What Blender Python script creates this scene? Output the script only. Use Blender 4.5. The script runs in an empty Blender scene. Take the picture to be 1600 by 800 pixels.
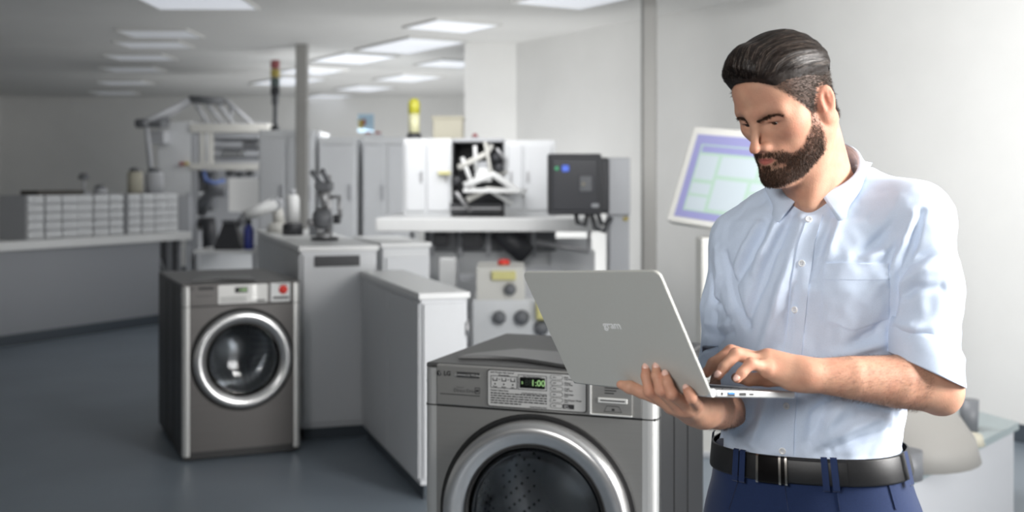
import bpy, bmesh, math, random
import numpy as np
from mathutils import Vector, Matrix, noise
from mathutils.bvhtree import BVHTree

random.seed(7); RNG = np.random.default_rng(7)
PI = math.pi
scene = bpy.context.scene
COL = scene.collection

# ------------------------------------------------------------------ camera, world, light, exposure
FPX, YH, EYE = 1800.0, 280.0, 1.465          # focal length and horizon in pixels of a 1600 x 800 frame, eye height
cam_data = bpy.data.cameras.new('camera'); cam = bpy.data.objects.new('camera', cam_data); COL.objects.link(cam)
cam.location = (0, 0, EYE); cam.rotation_euler = (PI/2, 0, 0)
cam_data.sensor_width = 36.0; cam_data.lens = FPX/1600*36.0
cam_data.shift_y = -(400-YH)/1600.0
cam_data.dof.use_dof = True; cam_data.dof.focus_distance = 2.10; cam_data.dof.aperture_fstop = 3.4
scene.camera = cam

world = bpy.data.worlds.new('world'); scene.world = world; world.use_nodes = True
world.node_tree.nodes['Background'].inputs[0].default_value = (0.80, 0.88, 1.0, 1)
world.node_tree.nodes['Background'].inputs[1].default_value = 0.16

def area(name, loc, target, sx, sy, power, color=(1, 1, 1), spread=180):
    d = bpy.data.lights.new(name, 'AREA'); d.shape = 'RECTANGLE'; d.size = sx; d.size_y = sy; d.energy = power; d.color = color
    d.spread = math.radians(spread)
    o = bpy.data.objects.new(name, d); COL.objects.link(o); o.location = loc
    o.rotation_euler = (Vector(target)-Vector(loc)).to_track_quat('-Z', 'Y').to_euler()
    return o
area('key_light', (3.0, 1.15, 2.15), (0.55, 1.9, 1.25), 1.5, 1.3, 86, (1, .985, .965), 105)      # unseen key light from the right, no window there; spread narrowed off the bench
area('fill_light', (-1.5, -1.2, 2.5), (0.5, 2.2, 1.0), 1.2, 1.0, 25, (1, .985, .97), 94)             # added unseen fill from behind the camera
area('ceiling_light_right', (.9, 4.4, 2.70), (3.1, 6.2, 1.2), 1.6, 1.6, 96, (1, .995, .99), 150)
area('ceiling_light_middle', (-.5, 7.5, 2.70), (-1.0, 11.0, 1.0), 1.6, 1.6, 31, (1, .995, .99), 140)
area('ceiling_light_back', (-1.0, 13.6, 2.70), (-1.6, 15.0, 0), 4.0, 3.0, 120, (1, .995, .99))
area('added_uplight_right', (3.6, 1.6, .15), (1.6, 7.5, 2.75), 2.2, 2.0, 130, (1, .99, .98), 120)    # added unseen lamp near the floor, aimed up to brighten the ceiling
area('added_uplight_back', (-1.6, 14.6, .12), (-1.3, 14.4, 2.75), 4.6, 4.0, 88, (1, .995, .99))      # added hidden lamp behind the machines, lighting ceiling and back wall
area('added_uplight_middle', (-.3, 9.9, .12), (-.8, 9.6, 2.75), 1.4, 1.0, 34, (1, .995, .99))  # added hidden lamp low behind the counters, lighting the ceiling

vs = scene.view_settings
vs.view_transform = 'Standard'; vs.look = 'None'; vs.exposure = 0.04; vs.gamma = 1.0; vs.use_curve_mapping = False

# ------------------------------------------------------------------ small helpers
def W(px, py, d):                                # a point seen at a pixel, at depth d
    return np.array([(px-800)*d/FPX, d, EYE-(py-YH)*d/FPX])

def tag(o, label=None, cat=None, group=None, kind=None):
    if label: o['label'] = label
    if cat: o['category'] = cat
    if group: o['group'] = group
    if kind: o['kind'] = kind
    return o

def empty(name, loc=(0, 0, 0), rz=0.0):
    o = bpy.data.objects.new(name, None); COL.objects.link(o); o.location = loc; o.rotation_euler = (0, 0, rz)
    o.empty_display_size = .1
    return o

def link(name, me, m=None, parent=None):
    o = bpy.data.objects.new(name, me); COL.objects.link(o)
    if m is not None:
        me.materials.clear()
        for x in (m if isinstance(m, (list, tuple)) else [m]): me.materials.append(x)
    if parent is not None: o.parent = parent
    return o

class MB:
    """collects shapes into one mesh"""
    def __init__(s): s.bm = bmesh.new()
    def _xf(s, vs_, M):
        if M is not None: bmesh.ops.transform(s.bm, matrix=M, verts=vs_)
    def box(s, x0, x1, y0, y1, z0, z1, bev=0.0, M=None, seg=2):
        r = bmesh.ops.create_cube(s.bm, size=1.0); v = r['verts']
        bmesh.ops.scale(s.bm, vec=(x1-x0, y1-y0, z1-z0), verts=v)
        bmesh.ops.translate(s.bm, vec=((x0+x1)/2, (y0+y1)/2, (z0+z1)/2), verts=v)
        if bev > 0:
            es = list({e for a in v for e in a.link_edges})
            n0 = set(s.bm.verts)
            g = bmesh.ops.bevel(s.bm, geom=es, offset=bev, segments=seg, affect='EDGES', profile=.5)
            v = list({a for a in g['verts']} | {a for a in v if a.is_valid})
            for f in g['faces']: f.smooth = False
        s._xf(v, M); return s
    def tube(s, pts, r, n=10, cap=True, M=None, flat=1.0):
        pts = [Vector(p) for p in pts]; rr = r if isinstance(r, (list, tuple)) else [r]*len(pts)
        rings = []; up = Vector((0, 0, 1))
        prev = None
        for i, p in enumerate(pts):
            t = (pts[min(i+1, len(pts)-1)]-pts[max(i-1, 0)]).normalized()
            if prev is None:
                a = up if abs(t.z) < .9 else Vector((1, 0, 0)); x = t.cross(a).normalized()
            else: x = (prev-t*prev.dot(t)).normalized()
            prev = x; y = t.cross(x)
            rings.append([s.bm.verts.new(p+(x*math.cos(k*2*PI/n)+y*math.sin(k*2*PI/n)*flat)*rr[i]) for k in range(n)])
        for a, b in zip(rings, rings[1:]):
            for k in range(n):
                f = s.bm.faces.new((a[k], a[(k+1) % n], b[(k+1) % n], b[k])); f.smooth = True
        if cap:
            s.bm.faces.new(rings[0][::-1]); s.bm.faces.new(rings[-1])
        if M is not None: s._xf([v for q in rings for v in q], M)
        return s
    def cyl(s, p0, p1, r0, r1=None, n=20, M=None): return s.tube([p0, p1], [r0, r0 if r1 is None else r1], n, True, M)
    def lathe(s, prof, n=48, M=None, smooth=True, close=False):
        """profile of (radius, height) turned about +Z"""
        rings = []
        for (r, z) in prof:
            if r < 1e-6: rings.append([s.bm.verts.new((0, 0, z))])
            else: rings.append([s.bm.verts.new((r*math.cos(k*2*PI/n), r*math.sin(k*2*PI/n), z)) for k in range(n)])
        pr = list(zip(rings, rings[1:])) + ([(rings[-1], rings[0])] if close else [])
        for a, b in pr:
            for k in range(n):
                q = [a[k % len(a)], a[(k+1) % len(a)], b[(k+1) % len(b)], b[k % len(b)]]
                u = []
                for v in q:
                    if v not in u: u.append(v)
                if len(u) > 2:
                    f = s.bm.faces.new(u); f.smooth = smooth
        s._xf([v for q in rings for v in q], M); return s
    def prism(s, poly, z0, z1, M=None, bev=0.0):
        b = [s.bm.verts.new((x, y, z0)) for x, y in poly]; t = [s.bm.verts.new((x, y, z1)) for x, y in poly]
        n = len(poly)
        s.bm.faces.new(b[::-1]); s.bm.faces.new(t)
        for k in range(n): s.bm.faces.new((b[k], b[(k+1) % n], t[(k+1) % n], t[k]))
        s._xf(b+t, M); return s
    def grid(s, P, smooth=True):
        """P: rows of points"""
        V = [[s.bm.verts.new(tuple(p)) for p in r] for r in P]
        for a, b in zip(V, V[1:]):
            for k in range(len(a)-1):
                f = s.bm.faces.new((a[k], a[k+1], b[k+1], b[k])); f.smooth = smooth
        return s
    def mesh(s, name):
        bmesh.ops.recalc_face_normals(s.bm, faces=s.bm.faces[:])
        me = bpy.data.meshes.new(name); s.bm.to_mesh(me); s.bm.free(); return me
    def build(s, name, m=None, parent=None): return link(name, s.mesh(name), m, parent)

def box(name, m, parent, *a, bev=0.0, M=None): return MB().box(*a, bev=bev, M=M).build(name, m, parent)
MX = lambda x=0, y=0, z=0: Matrix.Translation((x, y, z))
RX = lambda a: Matrix.Rotation(a, 4, 'X')
RY = lambda a: Matrix.Rotation(a, 4, 'Y')
RZ = lambda a: Matrix.Rotation(a, 4, 'Z')
def rrect(x0, x1, y0, y1, r, n=6):
    out = []
    for cx, cy, a0 in ((x1-r, y1-r, 0), (x0+r, y1-r, 90), (x0+r, y0+r, 180), (x1-r, y0+r, 270)):
        for k in range(n+1):
            a = math.radians(a0+90*k/n); out.append((cx+r*math.cos(a), cy+r*math.sin(a)))
    return out

def copy_tree(o, parent=None):
    c = o.copy(); COL.objects.link(c); c.parent = parent
    for ch in o.children: copy_tree(ch, c)
    return c

# ------------------------------------------------------------------ materials
def srgb(r, g, b): return tuple(((c/255)/12.92 if c/255 <= .04045 else ((c/255+.055)/1.055)**2.4) for c in (r, g, b))+(1,)
MATS = {}
def mat(name, rgb, rough=.5, metal=0.0, nscale=0, nvar=0.0, bump=0.0, bscale=None, stretch=None, emit=None, estr=0, spec=None,
        attr=None, coat=0, sss=0, trans=0, sheen=0, aniso=0):
    m = bpy.data.materials.new(name); m.use_nodes = True; nt = m.node_tree; b = nt.nodes['Principled BSDF']
    c = srgb(*rgb); b.inputs['Base Color'].default_value = c
    b.inputs['Roughness'].default_value = rough; b.inputs['Metallic'].default_value = metal
    if spec is not None: b.inputs['Specular IOR Level'].default_value = spec
    if coat: b.inputs['Coat Weight'].default_value = coat; b.inputs['Coat Roughness'].default_value = .1
    if sss:
        b.inputs['Subsurface Weight'].default_value = sss; b.inputs['Subsurface Radius'].default_value = (.6, .25, .12); b.inputs['Subsurface Scale'].default_value = .008
    if trans: b.inputs['Transmission Weight'].default_value = trans
    if sheen: b.inputs['Sheen Weight'].default_value = sheen
    if emit: b.inputs['Emission Color'].default_value = srgb(*emit); b.inputs['Emission Strength'].default_value = estr
    tc = nt.nodes.new('ShaderNodeTexCoord'); mp = nt.nodes.new('ShaderNodeMapping'); nt.links.new(tc.outputs['Object'], mp.inputs[0])
    if stretch: mp.inputs['Scale'].default_value = stretch
    base = None
    if attr:
        at = nt.nodes.new('ShaderNodeAttribute'); at.attribute_name = attr; base = at.outputs['Color']
        nt.links.new(base, b.inputs['Base Color'])
    if nvar:
        n = nt.nodes.new('ShaderNodeTexNoise'); n.inputs['Scale'].default_value = nscale; n.inputs['Detail'].default_value = 4
        nt.links.new(mp.outputs[0], n.inputs['Vector'])
        mr = nt.nodes.new('ShaderNodeMapRange'); mr.inputs[1].default_value = .3; mr.inputs[2].default_value = .7
        mr.inputs[3].default_value = 1-nvar; mr.inputs[4].default_value = 1+nvar; nt.links.new(n.outputs[0], mr.inputs[0])
        mx = nt.nodes.new('ShaderNodeVectorMath'); mx.operation = 'SCALE'
        if base is not None: nt.links.new(base, mx.inputs[0])
        else: mx.inputs[0].default_value = c[:3]
        nt.links.new(mr.outputs[0], mx.inputs['Scale']); nt.links.new(mx.outputs[0], b.inputs['Base Color'])
    if bump:
        n = nt.nodes.new('ShaderNodeTexNoise'); n.inputs['Scale'].default_value = bscale or nscale; n.inputs['Detail'].default_value = 5
        nt.links.new(mp.outputs[0], n.inputs['Vector'])
        bp = nt.nodes.new('ShaderNodeBump'); bp.inputs['Strength'].default_value = bump; bp.inputs['Distance'].default_value = .002
        nt.links.new(n.outputs[0], bp.inputs['Height']); nt.links.new(bp.outputs[0], b.inputs['Normal'])
    MATS[name] = m; return m
# ------------------------------------------------------------------ signed-distance modelling for the figure
def smin(a, b, k):
    if k <= 0: return np.minimum(a, b)
    h = np.maximum(k-np.abs(a-b), 0)/k
    return np.minimum(a, b)-h*h*k*.25
def smax(a, b, k): return -smin(-a, -b, k)
def nrm(v): v = np.asarray(v, float); return v/np.linalg.norm(v)
def f_ell(c, r, R=None):
    c = np.asarray(c, float); r = np.asarray(r, float)
    def f(P):
        q = P-c
        if R is not None: q = q@R
        k0 = np.linalg.norm(q/r, axis=1); k1 = np.linalg.norm(q/(r*r), axis=1)+1e-9
        return k0*(k0-1)/k1
    return f, c, r.max()
def f_cone(a, b, ra, rb):
    a = np.asarray(a, float); b = np.asarray(b, float); ba = b-a; L2 = ba@ba
    def f(P):
        q = P-a; h = np.clip(q@ba/L2, 0, 1)
        return np.linalg.norm(q-h[:, None]*ba, axis=1)-(ra+(rb-ra)*h)
    return f, (a+b)/2, math.sqrt(L2)/2+max(ra, rb)
def f_chain(pts, rad, k=.004):
    fs = [f_cone(pts[i], pts[i+1], rad[i], rad[i+1]) for i in range(len(pts)-1)]
    def f(P):
        d = fs[0][0](P)
        for g in fs[1:]: d = smin(d, g[0](P), k)
        return d
    c = np.mean(pts, axis=0)
    return f, c, max(np.linalg.norm(np.asarray(p)-c) for p in pts)+max(rad)
class Field:
    def __init__(s): s.it = []
    def add(s, prim, k=.01, op='u'): s.it.append((op, k)+tuple(prim)); return s
    def sub(s, prim, k=.004): return s.add(prim, k, 's')
    def ev(s, P, items=None):
        d = np.full(len(P), 1.0)
        for op, k, f, c, R in (s.it if items is None else items):
            v = f(P)
            d = smin(d, v, k) if op == 'u' else smax(d, -v, k)
        return d
    def near(s, c, r): return [i for i in s.it if np.linalg.norm(i[3]-c)-i[4] < r+i[1]+.01]

def surface(field, lo, hi, h, B=12):
    """naive surface nets over blocks near the surface; returns vertices and quads"""
    lo = np.asarray(lo, float); n = np.ceil((np.asarray(hi)-lo)/h/B).astype(int)
    N = n*B+1
    V = np.full(N, np.nan, np.float32)
    rad = B*h*.5*1.7321
    cs = [lo[i]+(np.arange(n[i])+.5)*B*h for i in range(3)]
    C = np.stack(np.meshgrid(*cs, indexing='ij'), -1).reshape(-1, 3)
    dc = field.ev(C)
    ax = np.arange(B+1)*h
    G = np.stack(np.meshgrid(ax, ax, ax, indexing='ij'), -1).reshape(-1, 3)
    idx = np.stack(np.meshgrid(*[np.arange(x) for x in n], indexing='ij'), -1).reshape(-1, 3)
    todo = np.abs(dc) < rad*1.35+.012
    for (i, j, k), d in zip(idx[~todo], dc[~todo]):
        V[i*B:i*B+B+1, j*B:j*B+B+1, k*B:k*B+B+1] = 1.0 if d > 0 else -1.0
    for (i, j, k), c in zip(idx[todo], C[todo]):
        P = lo+np.array([i, j, k])*B*h+G
        V[i*B:i*B+B+1, j*B:j*B+B+1, k*B:k*B+B+1] = field.ev(P, field.near(c, rad)).reshape(B+1, B+1, B+1)
    S = V < 0
    a = [S[x:N[0]-1+x, y:N[1]-1+y, z:N[2]-1+z] for x in (0, 1) for y in (0, 1) for z in (0, 1)]
    cnt = sum(q.astype(np.uint8) for q in a)
    act = (cnt > 0) & (cnt < 8)
    ii = np.argwhere(act)
    vid = np.full(act.shape, -1, np.int32); vid[act] = np.arange(len(ii))
    acc = np.zeros((len(ii), 3)); w = np.zeros(len(ii))
    cor = [(x, y, z) for x in (0, 1) for y in (0, 1) for z in (0, 1)]
    val = [V[ii[:, 0]+x, ii[:, 1]+y, ii[:, 2]+z].astype(float) for x, y, z in cor]
    for p in range(8):
        for q in range(p+1, 8):
            if sum(abs(cor[p][t]-cor[q][t]) for t in range(3)) != 1: continue
            m = (val[p] < 0) != (val[q] < 0)
            t = np.where(m, val[p]/np.where(m, val[p]-val[q], 1), 0)
            for c3 in range(3):
                acc[:, c3] += np.where(m, cor[p][c3]+t*(cor[q][c3]-cor[p][c3]), 0)
            w += m
    verts = lo+(ii+acc/w[:, None])*h
    quads = []
    for axd in range(3):
        sl0 = [slice(1, -1)]*3; sl1 = [slice(1, -1)]*3
        sl0[axd] = slice(0, -1); sl1[axd] = slice(1, None)
        s0, s1 = S[tuple(sl0)], S[tuple(sl1)]
        e = np.argwhere(s0 != s1)
        if not len(e): continue
        flip = s0[tuple(e.T)]
        off = np.array([1, 1, 1]); off[axd] = 0; e = e+off
        b, c = [t for t in range(3) if t != axd]
        db = np.eye(3, dtype=int)[b]; dcx = np.eye(3, dtype=int)[c]
        q = np.stack([vid[tuple((e-db-dcx).T)], vid[tuple((e-dcx).T)], vid[tuple(e.T)], vid[tuple((e-db).T)]], 1)
        if axd == 1: flip = ~flip
        q[~flip] = q[~flip][:, ::-1]
        quads.append(q)
    return verts, np.concatenate(quads)

def np_mesh(name, verts, faces, smooth=True):
    me = bpy.data.meshes.new(name); k = faces.shape[1]
    me.vertices.add(len(verts)); me.vertices.foreach_set('co', np.asarray(verts, np.float32).ravel())
    me.loops.add(faces.size); me.loops.foreach_set('vertex_index', faces.astype(np.int32).ravel())
    me.polygons.add(len(faces)); me.polygons.foreach_set('loop_start', np.arange(0, faces.size, k, dtype=np.int32))
    me.polygons.foreach_set('use_smooth', np.full(len(faces), smooth, dtype=bool))
    me.update(calc_edges=True); me.validate()
    return me
def set_tint(me, col):
    at = me.color_attributes.new('tint', 'FLOAT_COLOR', 'POINT')
    c = np.ones((len(col), 4), np.float32); c[:, :3] = col; at.data.foreach_set('color', c.ravel())
def vnormals(verts, faces):
    n = np.cross(verts[faces[:, 2]]-verts[faces[:, 0]], verts[faces[:, 3]]-verts[faces[:, 1]])
    out = np.zeros_like(verts)
    for k in range(4):
        for c in range(3): out[:, c] += np.bincount(faces[:, k], n[:, c], len(verts))
    return out/(np.linalg.norm(out, axis=1)[:, None]+1e-12)
def sstep(a, b, x): t = np.clip((x-a)/(b-a), 0, 1); return t*t*(3-2*t)

# ------------------------------------------------------------------ the man: frames
TH = math.radians(28)
FW = np.array([-math.sin(TH), -math.cos(TH), 0]); LF = np.array([math.cos(TH), -math.sin(TH), 0]); UP = np.array([0, 0, 1.])

# head frame: his left, forward, up
def axes(fwd, up):
    f = nrm(fwd); l = nrm(np.cross(f, up))*-1; l = nrm(np.cross(up, f)); u = np.cross(f, l); return l, f, u
H_L, H_F, H_U = axes((-.735, -.53, -.42), (-.04, 0, 1))
HR = np.stack([H_L, H_F, H_U], 1); HO = W(1229, 165, 1.86); HS = .855
def hw(p): return HO+HR@np.asarray(p, float)*HS          # head-local point to world
def hl(P): return ((P-HO)@HR)/HS
def hp(prim):
    f, c, r = prim
    return (lambda P: f(hl(P))*HS), hw(c), r*HS
def ellR(c, r, rx=0, ry=0, rz=0):
    M = np.array((RZ(rz)@RY(ry)@RX(rx)).to_3x3()); return f_ell(c, r, M)

SKULL = Field()
def both(mk, k, op='u', fld=None):
    for s in (1, -1): fld.add(hp(mk(s)), k, op)
def head_base(F):
    F.add(hp(f_ell((0, -.011, .036), (.0745, .090, .086))), .01)
    F.add(hp(f_ell((0, .034, .046), (.066, .060, .062))), .03)
    F.add(hp(f_ell((0, .036, -.030), (.060, .054, .078))), .03)
    both(lambda s: f_cone((s*.052, .004, -.052), (s*.014, .078, -.108), .018, .017), .028, fld=F)
    F.add(hp(f_ell((0, .084, -.104), (.021, .017, .017))), .022)
head_base(SKULL)
BODY = Field(); head_base(BODY)
both(lambda s: f_ell((s*.047, .050, -.018), (.019, .025, .016)), .022, fld=BODY)                   # cheekbones
both(lambda s: f_cone((s*.010, .0900, .0155), (s*.047, .070, .0180), .0095, .009), .016, fld=BODY)     # brow ridge
both(lambda s: f_ell((s*.033, .100, .003), (.0185, .020, .0120)), .016, 's', fld=BODY)              # eye sockets
both(lambda s: f_ell((s*.0325, .0700, .0020), (.0150, .0150, .0140)), .006, fld=BODY)               # lids
both(lambda s: ellR((s*.0325, .0855, -.0040), (.0132, .0085, .0034), .15), .002, 's', fld=BODY)     # lid slit
BODY.add(hp(f_cone((0, .089, .012), (0, .1145, -.036), .0064, .0076)), .012)                       # nose bridge
BODY.add(hp(f_ell((0, .1155, -.0395), (.0086, .0098, .0076))), .007)
both(lambda s: f_ell((s*.0125, .0990, -.0420), (.0072, .0110, .0078)), .006, fld=BODY)
both(lambda s: f_ell((s*.0068, .1050, -.0495), (.0034, .006, .0034)), .003, 's', fld=BODY)
BODY.add(hp(f_ell((0, .079, -.062), (.030, .021, .026))), .016)                                    # muzzle
BODY.add(hp(f_chain([(-.024, .0865, -.0675), (-.007, .0985, -.0635), (.007, .0985, -.0635), (.024, .0865, -.0675)], [.0016, .0038, .0038, .0016])), .005)
BODY.add(hp(f_chain([(-.021, .087, -.0700), (0, .0975, -.0745), (.021, .087, -.0700)], [.0018, .0048, .0018])), .005)
BODY.sub(hp(f_chain([(-.024, .0905, -.0690), (0, .1045, -.0695), (.024, .0905, -.0690)], [.0009, .0014, .0009])), .002)
def ear(s, F):
    F.add(hp(ellR((s*.0785, -.019, -.006), (.0065, .0175, .0315), .22, 0, s*.40)), .006)
    F.add(hp(f_ell((s*.0755, -.011, -.033), (.0058, .0085, .010))), .006)
    F.sub(hp(ellR((s*.0860, -.016, -.002), (.0088, .0105, .0205), .22, 0, s*.40)), .004)
    F.add(hp(f_cone((s*.081, -.022, .013), (s*.0805, -.023, -.012), .0030, .0030)), .004)
    F.add(hp(f_cone((s*.077, -.005, -.006), (s*.078, -.005, -.014), .0042, .0042)), .004)
for s_ in (1, -1): ear(s_, BODY)
# neck and hidden trunk
NB = W(1290, 300, 1.945)
BODY.add(f_cone(hw((0, -.030, -.035)), NB+np.array([-.004, 0, -.02]), .0535, .059), .025)
BODY.add(f_cone(hw((0, .030, -.085)), NB+np.array([-.02, -.035, -.03]), .028, .034), .04)
BODY.add(f_cone(hw((.055, -.030, -.045)), W(1262, 318, 1.865), .017, .013), .018)                    # neck muscle
TZ = np.array([.86, .93, .985, 1.03, 1.075, 1.122, 1.208, 1.29, 1.345, 1.395, 1.43, 1.46])
TA = np.array([.172, .168, .157, .150, .153, .154, .158, .168, .170, .150, .100, .060])
TB = np.array([.128, .124, .114, .109, .113, .114, .117, .122, .116, .098, .074, .050])
TX = np.array([.503, .502, .499, .496, .497, .500, .506, .513, .517, .518, .518, .518])
TY = np.array([1.93, 1.93, 1.93, 1.93, 1.928, 1.925, 1.925, 1.928, 1.932, 1.938, 1.942, 1.945])
def loft(off, z0, z1, p=2.3):
    def f(P):
        z = P[:, 2]
        a = np.interp(z, TZ, TA)+off; b = np.interp(z, TZ, TB)+off
        q = P[:, :2]-np.stack([np.interp(z, TZ, TX), np.interp(z, TZ, TY)], 1)
        u = np.abs(q@LF[:2])/a; v = np.abs(q@FW[:2])/b
        g = (u**p+v**p)**(1/p)
        d = (g-1)*np.minimum(a, b)*.95
        return np.maximum(d, np.maximum(z0-z, z-z1))
    return f, np.array([.51, 1.93, (z0+z1)/2]), .75
BODY.add(loft(-.022, 1.02, 1.455), .03)
SH_L, EL_L, CF_L = W(1428, 352, 1.845), W(1466, 607, 1.775), W(1447, 560, 1.765)
SH_R, EL_R, CF_R = W(1158, 390, 2.0), W(1134, 622, 1.985), W(1120, 560, 1.985)
BODY.add(f_cone(SH_L, W(1452, 600, 1.77), .038, .030), .03)
WR_L = W(1262, 586, 1.725)
BODY.add(f_chain([W(1462, 602, 1.775), W(1400, 596, 1.755), W(1330, 590, 1.735), WR_L], [.0405, .0400, .0320, .0240], .002), .02)
BODY.add(f_ell(W(1474, 622, 1.785), (.022, .022, .022)), .03)
BODY.add(f_cone(SH_R, EL_R, .036, .027), .03)
WR_R = W(1103, 641, 1.765)
BODY.add(f_chain([EL_R, W(1140, 640, 1.90), W(1122, 643, 1.83), WR_R], [.029, .0295, .028, .0245], .002), .02)

# hands: each finger is blended with the palm alone, so that fingers stay apart
def hand(palm, fingers, k=.009):
    def f(P):
        pd = palm[0][0](P)
        for g in palm[1:]: pd = smin(pd, g[0](P), .014)
        d = pd
        for g in fingers: d = np.minimum(d, smin(pd, g[0](P), k))
        return d
    al = palm+fingers; c = np.mean([g[1] for g in al], axis=0)
    return f, c, max(np.linalg.norm(g[1]-c)+g[2] for g in al)
def wp(*t): return [W(*x) for x in t]
RH = [wp((1046, 634, 1.700), (1015, 612, 1.684), (1009.5, 588, 1.692), (1009, 574, 1.700)),     # index
      wp((1062, 637, 1.694), (1033, 610, 1.666), (1026, 587, 1.674), (1025.5, 573, 1.682)),
      wp((1076, 636, 1.690), (1050, 616, 1.652), (1043, 598, 1.657), (1039.5, 585, 1.666)),
      wp((1090, 634, 1.690), (1081, 622, 1.638), (1076, 613, 1.640), (1072.5, 607, 1.645))]
RHr = [[.0100, .0086, .0075, .0062], [.0102, .0088, .0077, .0064], [.0100, .0084, .0073, .0061], [.009, .0077, .0068, .0058]]
RT = wp((1078, 640, 1.745), (1042, 625, 1.735), (1003, 612, 1.732), (984, 605, 1.735), (970, 601, 1.74))
rpalm = [f_cone(W(1095, 640, 1.755), W(1066, 634, 1.705), .0235, .0160), f_cone(W(1090, 636, 1.745), W(1078, 636, 1.695), .021, .015),
         f_cone(W(1096, 640, 1.755), W(1050, 632, 1.712), .021, .0135), f_cone(WR_R, W(1090, 640, 1.75), .0245, .023)]
BODY.add(hand(rpalm, [f_chain(p, r) for p, r in zip(RH, RHr)]+[f_chain(RT, [.018, .0135, .0098, .0095, .0068])]), .014)
LH = [wp((1196, 566, 1.770), (1150, 551, 1.775), (1122, 566, 1.765), (1104, 580, 1.758)),     # index
      wp((1192, 563, 1.752), (1142, 549, 1.752), (1114, 568, 1.742), (1104, 583, 1.738)),     # middle
      wp((1192, 567, 1.734), (1150, 553, 1.728), (1131, 574, 1.718), (1122, 587, 1.713)),     # ring
      wp((1196, 575, 1.718), (1173, 568, 1.705), (1159, 583, 1.698), (1152, 592, 1.696))]     # little
LHr = [[.0105, .0095, .0082, .0070], [.0108, .0098, .0084, .0071], [.0102, .0094, .0080, .0068], [.0096, .0086, .0074, .0062]]
LT = wp((1236, 588, 1.770), (1200, 592, 1.785), (1170, 593, 1.785), (1150, 590, 1.782))
lpalm = [f_cone(WR_L, W(1200, 562, 1.742), .0225, .0165), f_cone(W(1240, 582, 1.730), W(1200, 567, 1.735), .0215, .0150),
         f_cone(W(1236, 590, 1.728), W(1202, 580, 1.718), .0180, .0120), f_cone(W(1242, 583, 1.745), W(1204, 566, 1.766), .020, .0140)]
BODY.add(hand(lpalm, [f_chain(p, r) for p, r in zip(LH, LHr)]+[f_chain(LT, [.016, .012, .0098, .0075])]), .014)

# ------------------------------------------------------------------ the man: body mesh and colouring
vb, fb = surface(BODY, (.10, 1.58, 1.0), (.82, 2.14, 1.72), .0021)
nb = vnormals(vb, fb)
hb = hl(vb)
def beard_t(p):
    """how thick the beard stands at a head-local point (0 outside it)"""
    x, y, z = np.abs(p[:, 0]), p[:, 1], p[:, 2]
    top = np.interp(y, [-.02, .012, .03, .052, .070, .084, .10], [.03, .014, -.032, -.060, -.068, -.055, -.050])
    up = sstep(0, .010, top-z+.004)
    low = sstep(-.134, -.122, z-.10*np.minimum(y-.06, 0)*-1*.0)
    back = sstep(-.004, .012, y+.16*np.minimum(z+.02, 0)*-1*.25-.004)
    neck = sstep(0, .012, z+.128+.55*np.minimum(.070-y, 0)*0+np.clip(.055-y, 0, 1)*-.62)
    lip = 1-sstep(1.0, 1.35, np.sqrt((x/.0195)**2+((z+.0695)/.0068)**2))*1.0
    lip = np.where(y > .075, lip, 0)
    nose = 1-sstep(.9, 1.2, np.sqrt((x/.017)**2+((z+.042)/.0115)**2)); nose = np.where(y > .085, nose, 0)
    soul = np.where((x > .008) & (y > .085) & (z > -.088) & (z < -.076), .45, 1.0)
    return up*back*neck*(1-lip)*(1-nose)*soul
def hair_zone(p):
    """1 inside the hairline"""
    x, y, z = np.abs(p[:, 0]), p[:, 1], p[:, 2]
    front = .62*(z-.077)-.80*(y-.083)+.10*np.maximum(x-.03, 0)
    front = np.maximum(front, .2*(z-.0)-1.0*(y-.024)+.0)
    low = np.interp(y, [-.12, -.066, -.044, -.030, -.008, .010, .026], [-.052, -.058, -.034, .026, .028, -.012, -.014])
    return sstep(-.003, .006, front)*sstep(-.004, .006, z-low)
def up_top(p):
    x, y, z = np.abs(p[:, 0]), p[:, 1], p[:, 2]
    part = np.interp(y, [-.11, -.05, .0, .05, .09], [.085, .082, .078, .066, .070])
    return sstep(-.010, .012, z-part)
skin = np.array(srgb(205, 158, 132)[:3]); red = np.array(srgb(196, 120, 98)[:3]); dark = np.array(srgb(52, 40, 32)[:3])
inhead = (np.linalg.norm(hb, axis=1) < .19)
bt = np.where(inhead, beard_t(hb), 0); hz = np.where(inhead, hair_zone(hb), 0)
tint = np.tile(skin, (len(vb), 1))
def mixc(t, c): global tint; tint = tint*(1-t[:, None])+c*t[:, None]
g_ = lambda c, r: np.exp(-np.sum(((hb-np.array(c))/np.array(r))**2, axis=1))
mixc(.45*np.where(inhead, g_((.05, .055, -.02), (.03, .03, .02))+g_((0, .117, -.040), (.016, .016, .014)), 0), red)
mixc(.6*np.where(inhead, g_((.08, -.012, -.006), (.012, .03, .04)), 0), red)
ms = np.array([noise.noise(Vector(p*45)) for p in vb[::1]]) if len(vb) < 400000 else np.zeros(len(vb))
mixc(np.clip(.10+.25*ms, 0, .4), red)
lipm = np.where(inhead & (hb[:, 1] > .082), 1-sstep(.75, 1.1, np.sqrt((hb[:, 0]/.0205)**2+((hb[:, 2]+.0695)/.0072)**2)), 0)
mixc(.75*lipm, np.array(srgb(178, 86, 84)[:3]))
mixc(.62*bt*(.55+.45*sstep(-.03, -.09, hb[:, 2])), dark); mixc(.86*hz, np.array(srgb(44, 35, 30)[:3]))
lid = np.where(inhead, g_((.0325, .085, -.0012), (.015, .02, .0022))+g_((-.0325, .085, -.0012), (.015, .02, .0022)), 0)
mixc(np.clip(.9*lid, 0, .9), np.array(srgb(48, 34, 30)[:3]))
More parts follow.
